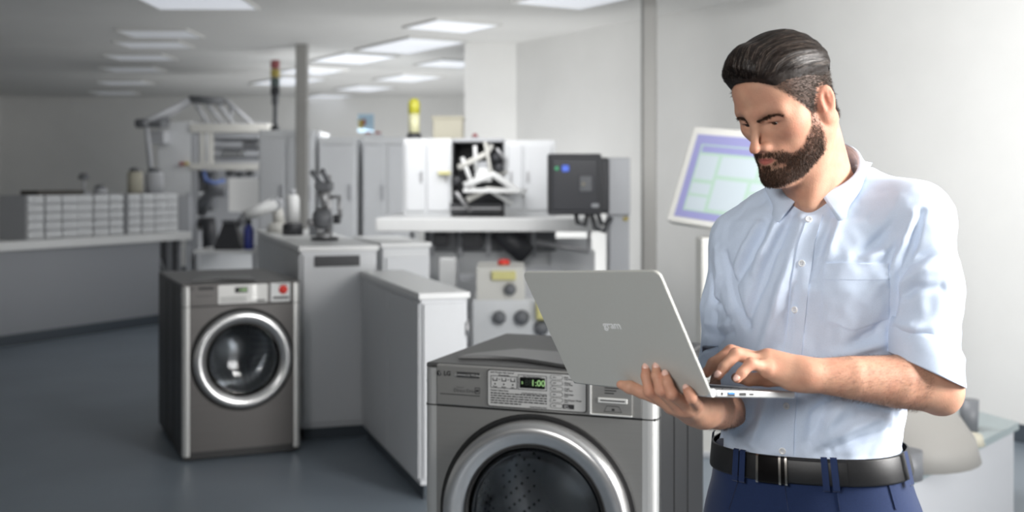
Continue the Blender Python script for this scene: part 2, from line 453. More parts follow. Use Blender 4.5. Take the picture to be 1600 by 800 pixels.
for (pts) in RH+LH:
    t = np.exp(-(np.linalg.norm(vb-pts[3], axis=1)/.010)**2)+.6*np.exp(-(np.linalg.norm(vb-pts[1], axis=1)/.012)**2)
    mixc(np.clip(.55*t, 0, .55), red)
me = np_mesh('person', vb, fb); set_tint(me, tint)
M_skin = mat('skin', (205, 158, 132), .54, nscale=60, nvar=.07, bump=.25, bscale=420, attr='tint', sss=.12, spec=.3)
MAN = link('person', me, M_skin)
tag(MAN, 'bearded man with slicked back dark hair in light blue shirt, holding an open laptop', 'person')
bvh_body = BVHTree.FromPolygons([tuple(v) for v in vb], [tuple(q) for q in fb])

# strands of hair as thin ribbons
def ribbons(name, m, paths, w, parent=MAN):
    """paths: (n, k, 3) points; ribbon width w tapering to the tip, faces turned along the surface normal given by paths' side"""
    P, side = paths
    n, k, _ = P.shape
    tw = np.linspace(1, .25, k)[None, :, None]*w*.5
    A = P-side*tw; Bq = P+side*tw
    v = np.stack([A, Bq], 2).reshape(-1, 3)
    base = (np.arange(n)*k*2)[:, None]+(np.arange(k-1)*2)[None, :]
    f = np.stack([base, base+1, base+3, base+2], -1).reshape(-1, 4)
    return link(name, np_mesh(name, v, f), m, parent)
def sample_faces(v, f, wt, n):
    c = v[f].mean(1); ar = np.linalg.norm(np.cross(v[f[:, 2]]-v[f[:, 0]], v[f[:, 3]]-v[f[:, 1]]), axis=1)
    p = ar*wt; p = p/p.sum()
    i = RNG.choice(len(f), n, p=p)
    u = RNG.random((n, 2, 1)); q = v[f[i]]
    return i, (q[:, 0]*(1-u[:, 0])+q[:, 1]*u[:, 0])*(1-u[:, 1])+(q[:, 3]*(1-u[:, 0])+q[:, 2]*u[:, 0])*u[:, 1]

M_hair = mat('hair', (32, 24, 20), .5, nscale=90, nvar=.35, bump=.3, bscale=160, spec=.3)
M_beard = mat('beard_hair', (66, 46, 34), .6, nscale=120, nvar=.3, spec=.3)
M_grey = mat('side_hair', (74, 64, 57), .6, nscale=150, nvar=.4, spec=.3)
fc = fb
fbt = bt[fb].mean(1); fhz = hz[fb].mean(1)
fnb = nb[fb].mean(1)
def fuzz(name, m, wt, n, length, drop, w, jit=.35):
    i, p = sample_faces(vb, fb, wt, n)
    N = fnb[i]; D = np.asarray(drop)
    D = D if D.ndim == 2 else np.tile(D, (n, 1))
    d = N*.55+D+RNG.normal(0, jit, (n, 3)); d /= np.linalg.norm(d, axis=1)[:, None]
    d2 = d-N*.35; d2 /= np.linalg.norm(d2, axis=1)[:, None]
    L = length*RNG.uniform(.6, 1.15, (n, 1))
    P = np.stack([p-N*.0006, p+d*L*.5, p+d*L*.5+d2*L*.5], 1)
    s = np.cross(d, N+RNG.normal(0, .5, (n, 3))); s /= np.linalg.norm(s, axis=1)[:, None]+1e-9
    return ribbons(name, m, (P, np.repeat(s[:, None], 3, 1)), w)
chin_dir = -.8*H_U+.25*H_F
tag(fuzz('beard', M_beard, np.where(fbt > .2, fbt**1.6*(.35+.65*sstep(-.035, -.085, hl(vb[fb].mean(1))[:, 2])), 0), 12000, .0050, chin_dir, .0007, .25), kind='stuff')
side_w = np.where((fhz > .3), 1.0, 0)*(1-.97*up_top(hl(vb[fb].mean(1))))
tag(fuzz('side_hair', M_grey, side_w, 11000, .0075, -.55*H_U-.75*H_F, .0008), kind='stuff')
# hair on top: a swept-back volume
def top_thick(p):
    x, y, z = p.T
    t = hair_zone(p)*sstep(-.035, .035, z-np.interp(y, [-.11, -.05, .0, .05, .09], [.030, .048, .070, .081, .078]))
    an = np.arctan2(x, z-.02); wave = .0006*np.sin(an*27+3*np.sin(y*26))+.0004*np.sin(an*61+5*np.sin(y*33))
    q = .0185+0.021*sstep(.02, .085, y)*sstep(.05, .0, np.abs(x)*.7)-.005*sstep(-.03, -.10, y)
    return t*(q+wave)-.004*(1-t)
def f_top(P): return SKULL.ev(P)-top_thick(hl(P))*HS
TOPF = Field(); TOPF.add((f_top, hw((0, 0, .05)), .18), 0)
cor_ = np.array([hw((sx*.10, sy, sz)) for sx in (-1, 1) for sy in (-.15, .15) for sz in (.0, .18)])
vt, ft = surface(TOPF, cor_.min(0), cor_.max(0), .0022)
keep = (top_thick(hl(vt)) > .0002)
ft = ft[keep[ft].all(1)]
use = np.unique(ft); rm = np.full(len(vt), -1); rm[use] = np.arange(len(use)); vt2 = vt[use]; ft2 = rm[ft]
HAIR = link('hair', np_mesh('hair', vt2, ft2), M_hair, MAN)
HAIR['label'] = 'slicked back dark brown hair'
def grad(F, P, e=.002):
    return np.stack([F(P+np.eye(3)[i]*e)-F(P-np.eye(3)[i]*e) for i in range(3)], 1)/(2*e)
n_s = 8200; lc = hl(vt2[ft2].mean(1)); i, p = sample_faces(vt2, ft2, np.where((top_thick(lc) > .008) & (lc[:, 1] > -.2), 1.0, 0), n_s)
path = [p]; sd = []; jit_ = RNG.random(n_s)*.0016
for st in range(9):
    g = grad(f_top, path[-1]); g /= np.linalg.norm(g, axis=1)[:, None]+1e-9
    lp = hl(path[-1])
    flow = np.outer(np.ones(n_s), -H_F)+np.outer(np.clip(lp[:, 0]*5, -.5, .5), H_L)-np.outer(np.clip((.03-lp[:, 1])*7, -.2, .9), H_U)+np.outer(1.1*sstep(.05, .085, lp[:, 1]), H_U)
    flow -= g*np.sum(flow*g, 1)[:, None]; flow /= np.linalg.norm(flow, axis=1)[:, None]+1e-9
    flow += RNG.normal(0, .05, (n_s, 3))
    s = np.cross(flow, g); sd.append(s/(np.linalg.norm(s, axis=1)[:, None]+1e-9))
    q = path[-1]+flow*.0062
    f = f_top(q); g2 = grad(f_top, q); g2 /= np.linalg.norm(g2, axis=1)[:, None]+1e-9
    path.append(q-g2*(f-.0004-jit_)[:, None])
sd.append(sd[-1])
P_, S_ = np.stack(path, 1), np.stack(sd, 1)
tag(ribbons('hair_strands', M_hair, (P_[:6000], S_[:6000]), .0012, MAN), kind='stuff')
tag(ribbons('hair_strands', mat('hair_light', (74, 63, 55), .45, nscale=90, nvar=.3), (P_[6000:], S_[6000:]), .0009, MAN), kind='stuff')
# eyebrows
bw = np.zeros(len(fb))
hc = hl(vb[fb].mean(1))
for s_ in (1, -1):
    ln = np.interp(hc[:, 0]*s_, [.010, .030, .044, .054], [.0070, .0122, .0130, .0070])
    bw = np.maximum(bw, np.where((hc[:, 0]*s_ > .010) & (hc[:, 0]*s_ < .053) & (hc[:, 1] > .045) & (np.abs(hc[:, 2]-ln) < np.interp(hc[:, 0]*s_, [.01, .03, .053], [.0028, .0034, .0016])), 1, 0))
sgn = 1.0
dirb = np.outer(np.ones(330), H_L*.8-H_F*.4+H_U*.1)
o_ = fuzz('eyebrow', M_beard, bw*(hc[:, 0] > 0), 330, .0070, dirb, .0007, .2); tag(o_, kind='stuff')
o_ = fuzz('eyebrow', M_beard, bw*(hc[:, 0] < 0), 330, .0070, np.outer(np.ones(330), -H_L*.8-H_F*.4+H_U*.1), .0009, .2); tag(o_, kind='stuff')
# eyes
M_eye = mat('eye_white', (225, 215, 205), .15); M_iris = mat('iris', (40, 28, 20), .1)
for s_ in (1, -1):
    c = hw((s_*.0325, .0705, .0010)); gz = nrm(H_F*.80-H_U*.52-H_L*.1)
    q = Vector(gz).to_track_quat('Z', 'Y').to_matrix().to_4x4(); q.translation = Vector(c)
    r = .0126*HS
    e = MB().lathe([(r*math.sin(a), r*math.cos(a)) for a in np.linspace(.6, PI, 14)], 20, q).build('eye', M_eye, MAN)
    MB().lathe([(r*1.01*math.sin(a), r*1.01*math.cos(a)) for a in np.linspace(0, .62, 6)], 20, q).build('iris', M_iris, e)
# arm hair
amask = np.zeros(len(fb)); fcn = vb[fb].mean(1)
for a, b in ((W(1440, 590, 1.77), WR_L), (EL_R, WR_R)):
    ba = b-a; h = (fcn-a)@ba/(ba@ba)
    dd = np.linalg.norm(fcn-a-np.clip(h, 0, 1)[:, None]*ba, axis=1)
    amask = np.maximum(amask, np.where((h > .02) & (h < .95) & (dd < .05), 1.05-h*.8, 0))
M_armhair = mat('arm_hair', (92, 64, 48), .6)
o_ = fuzz('arm_hair', M_armhair, amask, 12000, .0075, nrm(WR_L-EL_L)*.9-UP*.5, .00022, .3); tag(o_, kind='stuff')
# nails
M_nail = mat('nail', (236, 192, 176), .25, spec=.6)
def nail(tip, prev, out, r):
    d = nrm(tip-prev); out = nrm(out-d*(out@d)); s = np.cross(d, out)
    R = Matrix(np.stack([s, d, out], 1).tolist()).to_4x4(); R.translation = Vector(tip-d*.0006+out*r*.72)
    b = MB(); b.lathe([(0, 1), (.5, .87), (.85, .5), (1, 0)], 14); v = b.bm.verts[:]
    bmesh.ops.transform(b.bm, matrix=R@Matrix.Diagonal((r*.80, r*1.05, r*.46, 1)), verts=v)
    b.build('fingernail', M_nail, MAN)
camv = np.array([0, 0, EYE])
for p, r in zip(RH, RHr): nail(p[3], p[2], camv-p[3], r[3])
for p, r in zip(LH[2:], LHr[2:]): nail(p[3], p[2], np.array([-.55, -.75, .25]), r[3])
# ------------------------------------------------------------------ the man: clothes
SHIRT = Field()
SHIRT.add(loft(0, 1.005, 1.462), .01)
SHIRT.add(f_cone(W(1338, 292, 1.935), W(1425, 338, 1.86), .034, .055), .05)
SHIRT.add(f_cone(W(1228, 326, 1.965), W(1165, 380, 1.995), .036, .052), .05)
SHIRT.add(f_ell(W(1430, 352, 1.845), (.060, .058, .060)), .04)
SLL = f_chain([W(1430, 352, 1.845), W(1444, 450, 1.805), W(1449, 600, 1.765)], [.058, .053, .0515], .03)
SLR = f_chain([W(1158, 390, 2.0), W(1137, 480, 2.01), W(1127, 600, 1.985)], [.054, .0405, .0400], .03)
def capped(fp, c, n):
    f, cc, R = fp; n = nrm(n); c = np.asarray(c)
    return (lambda P: np.maximum(f(P), (P-c)@n)), cc, R
cutL, nL = W(1443, 574, 1.765), nrm(np.array([.32, .0, -.9]))*1.0
cutL = W(1443, 572, 1.765); nL = nrm(W(1443, 572, 1.765)-W(1455, 540, 1.765)+np.array([-.0, 0, 0]))
nL = nrm(np.array([-.42, 0, -.90])); cutR = W(1128, 570, 1.985); nR = nrm(np.array([.22, -.25, -.94]))
SHIRT.add(capped(SLL, cutL, nL), .005)
SHIRT.add(capped(SLR, cutR, nR), .005)
SHIRT_OUT = Field(); SHIRT_OUT.it = list(SHIRT.it)
# openings: neck and cuffs
SHIRT.sub(f_cone(W(1286, 292, 1.94), hw((0, -.02, -.02)), .0615, .064), .004)
SHIRT.sub(f_cone(W(1255, 292, 1.865), W(1268, 322, 1.84), .024, .008), .003)
def cuff_hole(c, ax, r):
    c = np.asarray(c); ax = nrm(ax); f, cc, R = f_cone(c-ax*.1, c+ax*.12, r, r)
    return (lambda P: np.maximum(f(P), -((P-c)@ax)-.028)), c, .14
SHIRT.sub(cuff_hole(W(1448, 577, 1.765), W(1449, 600, 1.765)-W(1446.5, 500, 1.79), .0465), .002)
SHIRT.sub(cuff_hole(cutR, W(1127, 600, 1.985)-W(1135, 500, 2.008), .0355), .002)
vsx, fsx = surface(SHIRT, (.25, 1.66, .99), (.82, 2.13, 1.50), .0026)
ns = vnormals(vsx, fsx)
bv0 = BVHTree.FromPolygons([tuple(v) for v in vsx], [tuple(q) for q in fsx])
def hit(px, py, bv=None):
    d = (Vector(W(px, py, 1.0))-Vector((0, 0, EYE))).normalized()
    r = (bv or bv0).ray_cast(Vector((0, 0, EYE)), d)
    return (np.array(r[0]), np.array(r[1])) if r[0] is not None else (None, None)
# folds: (points seen on the cloth, height in mm, width in mm)
FOLDS = [
 ([(1236, 335), (1214, 380), (1190, 440), (1168, 505)], -4.2, 8), ([(1222, 335), (1200, 380), (1178, 425)], 3.5, 9),
 ([(1252, 345), (1232, 420), (1214, 480), (1190, 545)], 4.5, 10), ([(1200, 345), (1172, 400), (1150, 440)], -3.5, 8),
 ([(1185, 350), (1160, 395), (1146, 425)], 3.0, 8), ([(1168, 510), (1150, 470), (1140, 430)], -4, 7), ([(1215, 540), (1185, 575), (1160, 590)], -3, 9),
 ([(1300, 340), (1282, 390), (1268, 440)], -2.5, 8), ([(1318, 330), (1300, 380), (1290, 400)], 2.5, 8),
 ([(1390, 352), (1366, 380), (1340, 398)], -3.0, 8), ([(1405, 372), (1376, 396), (1345, 408)], 2.5, 7),
 ([(1440, 330), (1425, 380), (1405, 425), (1397, 470), (1392, 520)], -5.0, 6), ([(1428, 335), (1408, 390), (1388, 440)], 3.0, 8),
 ([(1402, 425), (1440, 400), (1470, 392)], -3.2, 7), ([(1402, 445), (1440, 425), (1478, 420)], 3.2, 8), ([(1400, 470), (1430, 450), (1470, 448)], -3.0, 7),
 ([(1398, 505), (1430, 515), (1488, 500)], 3.0, 9), ([(1400, 530), (1440, 528), (1490, 520)], -3.0, 7), ([(1398, 545), (1430, 548), (1495, 556)], 2.6, 6),
 ([(1398, 480), (1370, 520), (1330, 540)], -3.2, 9), ([(1390, 450), (1375, 440), (1350, 470)], 2.0, 8), ([(1390, 535), (1350, 545), (1300, 556)], 3, 9),
 ([(1375, 650), (1330, 668), (1290, 690)], 3.4, 9), ([(1390, 670), (1340, 690), (1300, 704)], -3, 7), ([(1300, 622), (1275, 650), (1262, 690)], -4.2, 10),
 ([(1320, 630), (1296, 660), (1280, 695)], 3, 9), ([(1180, 622), (1170, 655), (1150, 680)], -3.6, 9), ([(1200, 622), (1190, 660), (1176, 695)], 3.5, 9),
 ([(1150, 625), (1150, 660), (1142, 680)], 3, 8), ([(1345, 640), (1400, 648)], -2.5, 8), ([(1240, 450), (1232, 500), (1226, 545)], -2.2, 7),
 ([(1118, 385), (1126, 430), (1122, 480)], 3.0, 8), ([(1132, 395), (1140, 440), (1148, 480)], -3.4, 7), ([(1110, 430), (1122, 470), (1140, 500)], -2.6, 7),
 ([(1104, 520), (1125, 528), (1145, 520)], -2.6, 6), ([(1102, 505), (1125, 512), (1145, 505)], 2.4, 6), ([(1290, 560), (1270, 580), (1250, 556)], -2, 9)]
disp = np.zeros(len(vsx))
for pts, amp, wd in FOLDS:
    P3 = [hit(*p)[0] for p in pts]; P3 = [p for p in P3 if p is not None]
    if len(P3) < 2: continue
    best = np.full(len(vsx), 9.0); tt = np.zeros(len(vsx)); tot = len(P3)-1
    for i in range(tot):
        a, b = P3[i], P3[i+1]; ba = b-a
        h = np.clip((vsx-a)@ba/(ba@ba+1e-12), 0, 1)
        d = np.linalg.norm(vsx-a-h[:, None]*ba, axis=1)
        m = d < best; best[m] = d[m]; tt[m] = (i+h[m])/tot
    disp += amp*1e-3*np.exp(-(best/(wd*1e-3))**2)*(.35+.65*np.sin(PI*np.clip(tt, .05, .95)))
sx = np.array([noise.noise(Vector((p[0]*26+3, p[1]*26, p[2]*13))) for p in vsx])
s2 = np.array([noise.noise(Vector((p[0]*60, p[1]*60, p[2]*38+9))) for p in vsx])
edge = sstep(1.458, 1.43, vsx[:, 2])*sstep(1.005, 1.03, vsx[:, 2])
vsx = vsx+ns*(np.maximum(disp*2.9+.0044*sx+.0018*s2, -.0085)*edge)[:, None]
M_shirt = mat('shirt_cloth', (214, 227, 246), .75, nscale=900, nvar=.05, bump=.12, bscale=1400, stretch=(1, 1, 1), sheen=.15, spec=.25)
SH = link('shirt', np_mesh('shirt', vsx, fsx), M_shirt, MAN)
bv1 = BVHTree.FromPolygons([tuple(v) for v in vsx], [tuple(q) for q in fsx])
def patch(name, rows, thick, m, parent, bv=None, lift=.0004):
    """a sewn-on piece of cloth lying on the surface; rows of pixel points"""
    P = []; N = []
    for r in rows:
        pr = []; nr = []
        for p in r:
            q, n = hit(p[0], p[1], bv or bv1)
            if q is None: return None
            if n@(camv-q) < 0: n = -n
            pr.append(q); nr.append(n)
        P.append(pr); N.append(nr)
    P = np.array(P); N = np.array(N)
    Ns = N.copy()
    for _ in range(2):
        Ns[1:-1] = (Ns[:-2]+Ns[1:-1]+Ns[2:])/3
    top = P+Ns*(thick+lift); bot = P-Ns*.003
    b = MB()
    b.grid(top); 
    ring = [(0, j) for j in range(P.shape[1])]+[(i, P.shape[1]-1) for i in range(1, P.shape[0])]+[(P.shape[0]-1, j) for j in range(P.shape[1]-2, -1, -1)]+[(i, 0) for i in range(P.shape[0]-2, 0, -1)]
    ring.append(ring[0])
    b.grid([[top[i] for i in ring], [bot[i] for i in ring]], smooth=False)
    return b.build(name, m, parent)
def lerp2(a, b, t): return (a[0]+(b[0]-a[0])*t, a[1]+(b[1]-a[1])*t)
def strip(l0, l1, n, mcols):
    """rows between two pixel polylines"""
    def at(pl, t):
        L = [0]
        for p, q in zip(pl, pl[1:]): L.append(L[-1]+math.hypot(q[0]-p[0], q[1]-p[1]))
        s = t*L[-1]
        for k in range(len(pl)-1):
            if s <= L[k+1]+1e-6: return lerp2(pl[k], pl[k+1], (s-L[k])/(L[k+1]-L[k]))
        return pl[-1]
    return [[lerp2(at(l0, i/n), at(l1, i/n), j/mcols) for j in range(mcols+1)] for i in range(n+1)]
patch('placket', strip([(1262, 338), (1247, 380), (1236, 440), (1231, 500), (1224, 560), (1215, 610), (1209, 660), (1206, 708)],
                       [(1286, 336), (1273, 380), (1264, 440), (1258, 500), (1252, 560), (1246, 610), (1242, 660), (1240, 712)], 90, 8), .0018, M_shirt, SH)
pk = patch('pocket', strip([(1291, 411), (1287, 450), (1283, 497)], [(1388, 412), (1390, 450), (1388, 498)], 26, 26), .0011, M_shirt, SH)
patch('pocket_hem', strip([(1290.5, 411), (1288, 437)], [(1388, 412), (1389, 438)], 8, 26), .0019, M_shirt, SH)
patch('pocket_point', strip([(1283, 496), (1330, 515)], [(1388, 497), (1336, 515)], 10, 16), .0011, M_shirt, SH)
M_button = mat('button', (236, 238, 240), .25, spec=.6); M_hole = mat('button_hole', (120, 130, 150), .6)
def button(px, py, r=.0056, bv=None, par=None, off=.0022):
    q, n = hit(px, py, bv or bv1)
    if q is None: return
    if n@(camv-q) < 0: n = -n
    R = Vector(n).to_track_quat('Z', 'Y').to_matrix().to_4x4(); R.translation = Vector(q+n*off)
    b = MB().lathe([(0, .0010), (r*.62, .0010), (r*.74, .0019), (r*.9, .0019), (r, .0010), (r, -.002)], 22, R).build('button', M_button, par or SH)
    h = MB()
    for a in range(4): h.lathe([(0, .0013), (.0006, .0013), (.0006, .0008)], 6, R@MX(.0012*(-1)**a, .0012*(-1)**(a//2), 0))
    h.build('button_hole', M_hole, b)
for px, py in ((1263, 344), (1253, 412), (1243, 484), (1234, 558), (1230, 634), (1223, 704)): button(px, py)
# collar: a stand round the neck and a fall that turns down into two points
CB = W(1283, 303, 1.938)
AXN = nrm(np.array([-.16, -.22, .96])); CF = nrm(FW-AXN*(FW@AXN)); CLx = nrm(LF-AXN*(LF@AXN)-CF*(LF@CF))
def ring_pt(phi, r, h): return CB+CF*r*math.cos(phi)*1.02+CLx*r*math.sin(phi)*.96+AXN*h
phis = np.linspace(math.radians(13), math.radians(347), 90)
def hgt(phi): return .018+.052*(1-math.cos(phi))/2
def band(name, prof, thick):
    rows = []
    for ph in phis:
        rows.append([ring_pt(ph+dp, r, h) for (r, h, dp) in prof(ph)])
    R_ = np.array(rows); sh_ = R_.shape; Q = R_.reshape(-1, 3)
    if name == 'collar':
        fld = lambda P: SHIRT_OUT.ev(P)
        lim = np.tile(np.array([-.05, -.05, .004, .007, .0065]), sh_[0])
        for _ in range(6):
            g = np.stack([fld(Q+np.eye(3)[i]*.002)-fld(Q-np.eye(3)[i]*.002) for i in range(3)], 1); g /= np.linalg.norm(g, axis=1)[:, None]+1e-9
            Q = Q+g*np.maximum(lim-fld(Q), 0)[:, None]*.8
    rows = Q.reshape(sh_)
    b = MB().grid(rows); me_ = b.mesh(name); o = link(name, me_, M_shirt, SH)
    sm = o.modifiers.new('thick', 'SOLIDIFY'); sm.thickness = thick; sm.offset = 0
    return o
def stand_prof(ph): return [(.0700, hgt(ph)-.052, 0), (.0690, hgt(ph)-.025, 0), (.0675, hgt(ph), 0)]
def fall_prof(ph):
    f = min(ph, 2*PI-ph)                              # 0 at the front
    drop = .032+.028*math.exp(-((f-math.radians(15))/math.radians(17))**2)
    out = .006+.012*math.exp(-((f-math.radians(26))/math.radians(28))**2)
    sg = 1 if ph < PI else -1
    sw = sg*.26*math.exp(-((f-math.radians(13))/math.radians(22))**2)
    return [(.0670, hgt(ph)-.001, 0), (.0700, hgt(ph)+.0035, 0), (.0735, hgt(ph)+.001, sw*.1), (.0735+out*.45, hgt(ph)-drop*.45, sw*.55), (.0730+out, hgt(ph)-drop, sw)]
band('collar_stand', stand_prof, .0016); band('collar', fall_prof, .0018)
# rolled cuffs
def cuff(name, fp, c, n, r, d0, d1):
    n = nrm(n); u = nrm(np.cross(n, [0, 1, .2])); v = np.cross(n, u); rows = []
    for k in range(41):
        a = 2*PI*k/40; dirn = u*math.cos(a)+v*math.sin(a); row = []
        for t in (d0, d0+.25*(d1-d0), d0+.6*(d1-d0), d1-.002, d1, d1-.006):
            base = np.asarray(c)+n*t
            # walk out to the sleeve surface
            lo_, hi_ = 0.0, .09
            for _ in range(18):
                m_ = (lo_+hi_)/2
                if fp[0]((base+dirn*m_)[None])[0] < 0: lo_ = m_
                else: hi_ = m_
            e = .0042 if t not in (d0,) else -.004
            if t == d1-.006 and len(row) == 5: e = -.004
            row.append(base+dirn*(lo_+e+.0012*math.sin(a*5+t*200)))
        rows.append(row)
    o = MB().grid(rows).build(name, M_shirt, SH)
    o.modifiers.new('thick', 'SOLIDIFY').thickness = .0012
cuff('cuff', SLL, W(1447, 573, 1.765), nL, .05, -.050, .004)
cuff('cuff', SLR, cutR, nR, .05, -.030, .004)

# trousers
TR = Field()
TR.add(loft(.003, .86, 1.018), .01)
HIP = np.array([.503, 1.93, .0])
for s in (1, -1):
    hp_ = HIP+LF*.082*s+UP*.87; kn = HIP+LF*.105*s+UP*.48+FW*.02; an = HIP+LF*.115*s+UP*.075
    TR.add(f_chain([hp_, kn, an], [.094, .070, .056], .04), .035)
vq, fq = surface(TR, (.2, 1.68, .03), (.8, 2.16, 1.03), .006)
nq = vnormals(vq, fq)
cre = np.array([noise.noise(Vector((p[0]*16, p[1]*16, p[2]*9))) for p in vq])
vq = vq+nq*(.004*cre*sstep(1.0, .95, vq[:, 2]))[:, None]
M_trouser = mat('trouser_cloth', (28, 44, 80), .8, nscale=700, nvar=.12, bump=.15, bscale=900, sheen=.2, spec=.2)
TRO = link('trousers', np_mesh('trousers', vq, fq), M_trouser, MAN)
bv2 = BVHTree.FromPolygons([tuple(v) for v in vq], [tuple(q) for q in fq])
patch('fly', strip([(1212, 752), (1216, 798)], [(1226, 752), (1232, 798)], 8, 3), .0025, M_trouser, TRO, bv2)
patch('pocket_seam', strip([(1384, 745), (1398, 796)], [(1388, 745), (1402, 796)], 8, 2), .0022, M_trouser, TRO, bv2)
patch('pocket_seam', strip([(1150, 752), (1136, 796)], [(1154, 752), (1140, 796)], 8, 2), .0022, M_trouser, TRO, bv2)
patch('front_crease', strip([(1305, 752), (1312, 798)], [(1308, 752), (1315, 798)], 8, 2), .0016, M_trouser, TRO, bv2)
# belt
M_leather = mat('belt_leather', (24, 24, 26), .42, nscale=300, nvar=.2, bump=.12, bscale=1500)
def ringp(a, z, off):
    A = np.interp(z, TZ, TA)+off; Bq = np.interp(z, TZ, TB)+off; p = 2.3
    c, s = math.cos(a), math.sin(a)
    r = (abs(c/A)**p+abs(s/Bq)**p)**(-1/p)
    return np.array([np.interp(z, TZ, TX), np.interp(z, TZ, TY), z])+LF*r*c+FW*r*s
def belt_z(a): return 1.004+.004*math.cos(a)
def belt(name, a0, a1, off, half, m, n=90, thick=.0035, dz=0):
    rows = []
    for k in range(n+1):
        a = a0+(a1-a0)*k/n; zc = belt_z(a)+dz
        rows.append([ringp(a, zc-half, off), ringp(a, zc-half, off+thick*.7), ringp(a, zc-half+.003, off+thick), ringp(a, zc+half-.003, off+thick), ringp(a, zc+half, off+thick*.7), ringp(a, zc+half, off)])
    b = MB().grid(rows)
    return b.build(name, m, MAN)
BELT = belt('belt', 0, 2*PI, .006, .0205, M_leather)
A_f = PI/2
t_ = belt('belt_tip', math.radians(52), math.radians(93), .0100, .0185, M_leather, 40)
t_.parent = BELT
M_chrome = mat('buckle_metal', (190, 185, 178), .22, 1.0); M_bk = mat('buckle_plate', (40, 38, 38), .2, .8)
bk = belt('buckle', math.radians(92), math.radians(112), .0135, .0215, M_bk, 16); bk.parent = BELT; bk['label'] = 'dark buckle plate with steel bars'
for a in (91.5, 96, 112):
    o = belt('buckle_bar', math.radians(a), math.radians(a+1.6), .0145, .0225, M_chrome, 3); o.parent = bk
for a in (9, 58, 64, 122, 127, 180, 270): 
    o = belt('belt_loop', math.radians(a), math.radians(a+4.2), .0130, .026, M_trouser, 4, .003, -.001); o.parent = TRO
# shoes
M_shoe = mat('shoe_leather', (50, 34, 26), .35); M_sole = mat('shoe_sole', (25, 22, 20), .7)
for s in (1, -1):
    c = HIP+LF*.118*s
    S = Field(); S.add(f_cone(c+FW*-.05+UP*.045, c+FW*.05+UP*.042, .038, .038), .01); S.add(f_cone(c+FW*.05+UP*.04, c+FW*.15+UP*.032, .038, .026), .02); S.add(f_cone(c+UP*.05, c-FW*.01+UP*.10, .04, .042), .02)
    S.it.append(('s', .002, (lambda P: P[:, 2]-.012), c, .5))
    v, f = surface(S, c-np.array([.25, .25, .06]), c+np.array([.25, .25, .2]), .006)
    sh = link('shoe', np_mesh('shoe', v, f), M_shoe, MAN)
    an = math.atan2(FW[1], FW[0])
    MB().prism([(x*1.0, y) for x, y in rrect(-.092, .182, -.040, .040, .036)], 0, .016, MX(c[0], c[1], 0)@RZ(an)).build('sole', M_sole, sh)

# ------------------------------------------------------------------ the laptop he holds
LR = Matrix(((.633, -.771, .068), (.772, .623, -.129), (.057, .134, .989)))
def _rod(r):
    t = np.linalg.norm(r); k = r/t; K = np.array([[0, -k[2], k[1]], [k[2], 0, -k[0]], [-k[1], k[0], 0]])
    return np.eye(3)+math.sin(t)*K+(1-math.cos(t))*K@K
Rl = _rod(np.array([-.1508, -.0064, -.8858])); Ol = W(894.8, 588.3, 1.855)
LM = Matrix(Rl.tolist()).to_4x4(); LM.translation = Vector(Ol)
LW_, LD_, LA_ = .292, .198, 2.184
LAP = empty('laptop'); LAP.matrix_world = LM
tag(LAP, 'open thin silver grey laptop held up in the hands of the man', 'laptop')
M_alu = mat('laptop_metal', (196, 196, 190), .45, .1, nscale=800, nvar=.03, bump=.05, bscale=1500)
M_alu2 = mat('laptop_side', (205, 206, 206), .32, .6)
M_key = mat('laptop_key', (32, 33, 36), .5); M_port = mat('port_black', (18, 18, 20), .5); M_usb = mat('port_blue', (40, 120, 190), .4)
M_ink = mat('logo_silver', (248, 248, 248), .3)
lid_M = RX(LA_)                          # lid local: x across, y up the lid, z: screen side is -z... outer side
T_L = .0062
b = MB(); b.prism(rrect(0, LW_, -.0085, LD_, .012), .001, T_L, lid_M); lid = b.build('lid', M_alu, LAP)
bm_ = lid.modifiers.new('edge', 'BEVEL'); bm_.width = .0016; bm_.segments = 3; bm_.limit_method = 'ANGLE'
M_scr = mat('screen_dark', (20, 24, 32), .15, emit=(90, 110, 150), estr=.35)
MB().prism(rrect(.006, LW_-.006, .012, LD_-.006, .004), -.0006, 0, lid_M).build('screen', M_scr, lid)
b = MB(); b.prism(rrect(0, LW_, .004, LD_, .012), -.0105, -.0005); base = b.build('keyboard_base', M_alu2, LAP)
bm_ = base.modifiers.new('edge', 'BEVEL'); bm_.width = .0022; bm_.segments = 3; bm_.limit_method = 'ANGLE'
MB().tube([(.004, .0035, -.0045), (LW_, .0035, -.0045)], .0062, 20).build('hinge', M_alu2, LAP)
MB().box(.014, LW_-.014, .022, .118, -.0006, .0, M=None).build('key_well', mat('key_well', (30, 31, 33), .5), base)
kb = MB()
for r in range(5):
    for c in range(14): kb.box(.017+c*.0186, .017+c*.0186+.0162, .026+r*.0182, .026+r*.0182+.0158, 0, .0013)
tag(kb.build('keys', M_key, base), kind='stuff')
MB().box(LW_/2-.05, LW_/2+.05, .128, .19, -.0005, .0002).build('touchpad', mat('touchpad', (170, 171, 172), .3, .3), base)
xs = LW_
MB().lathe([(0, .0004), (.0022, .0004), (.0022, -.001)], 16, MX(xs, .022, -.0052)@RY(PI/2)).build('audio_port', M_port, base)
pb = box('usb_port', M_port, base, xs-.001, xs+.0004, .034, .050, -.0085, -.0025)
box('usb_tongue', M_usb, pb, xs-.001, xs+.0008, .0355, .0485, -.0056, -.0030)
box('video_port', M_port, base, xs-.001, xs+.0004, .060, .075, -.0078, -.0032)
box('charge_port', M_port, base, xs-.001, xs+.0004, .083, .092, -.0068, -.0040)
box('status_light', mat('led', (210, 210, 210), .3), base, xs-.001, xs+.0004, .098, .1005, -.006, -.0045)
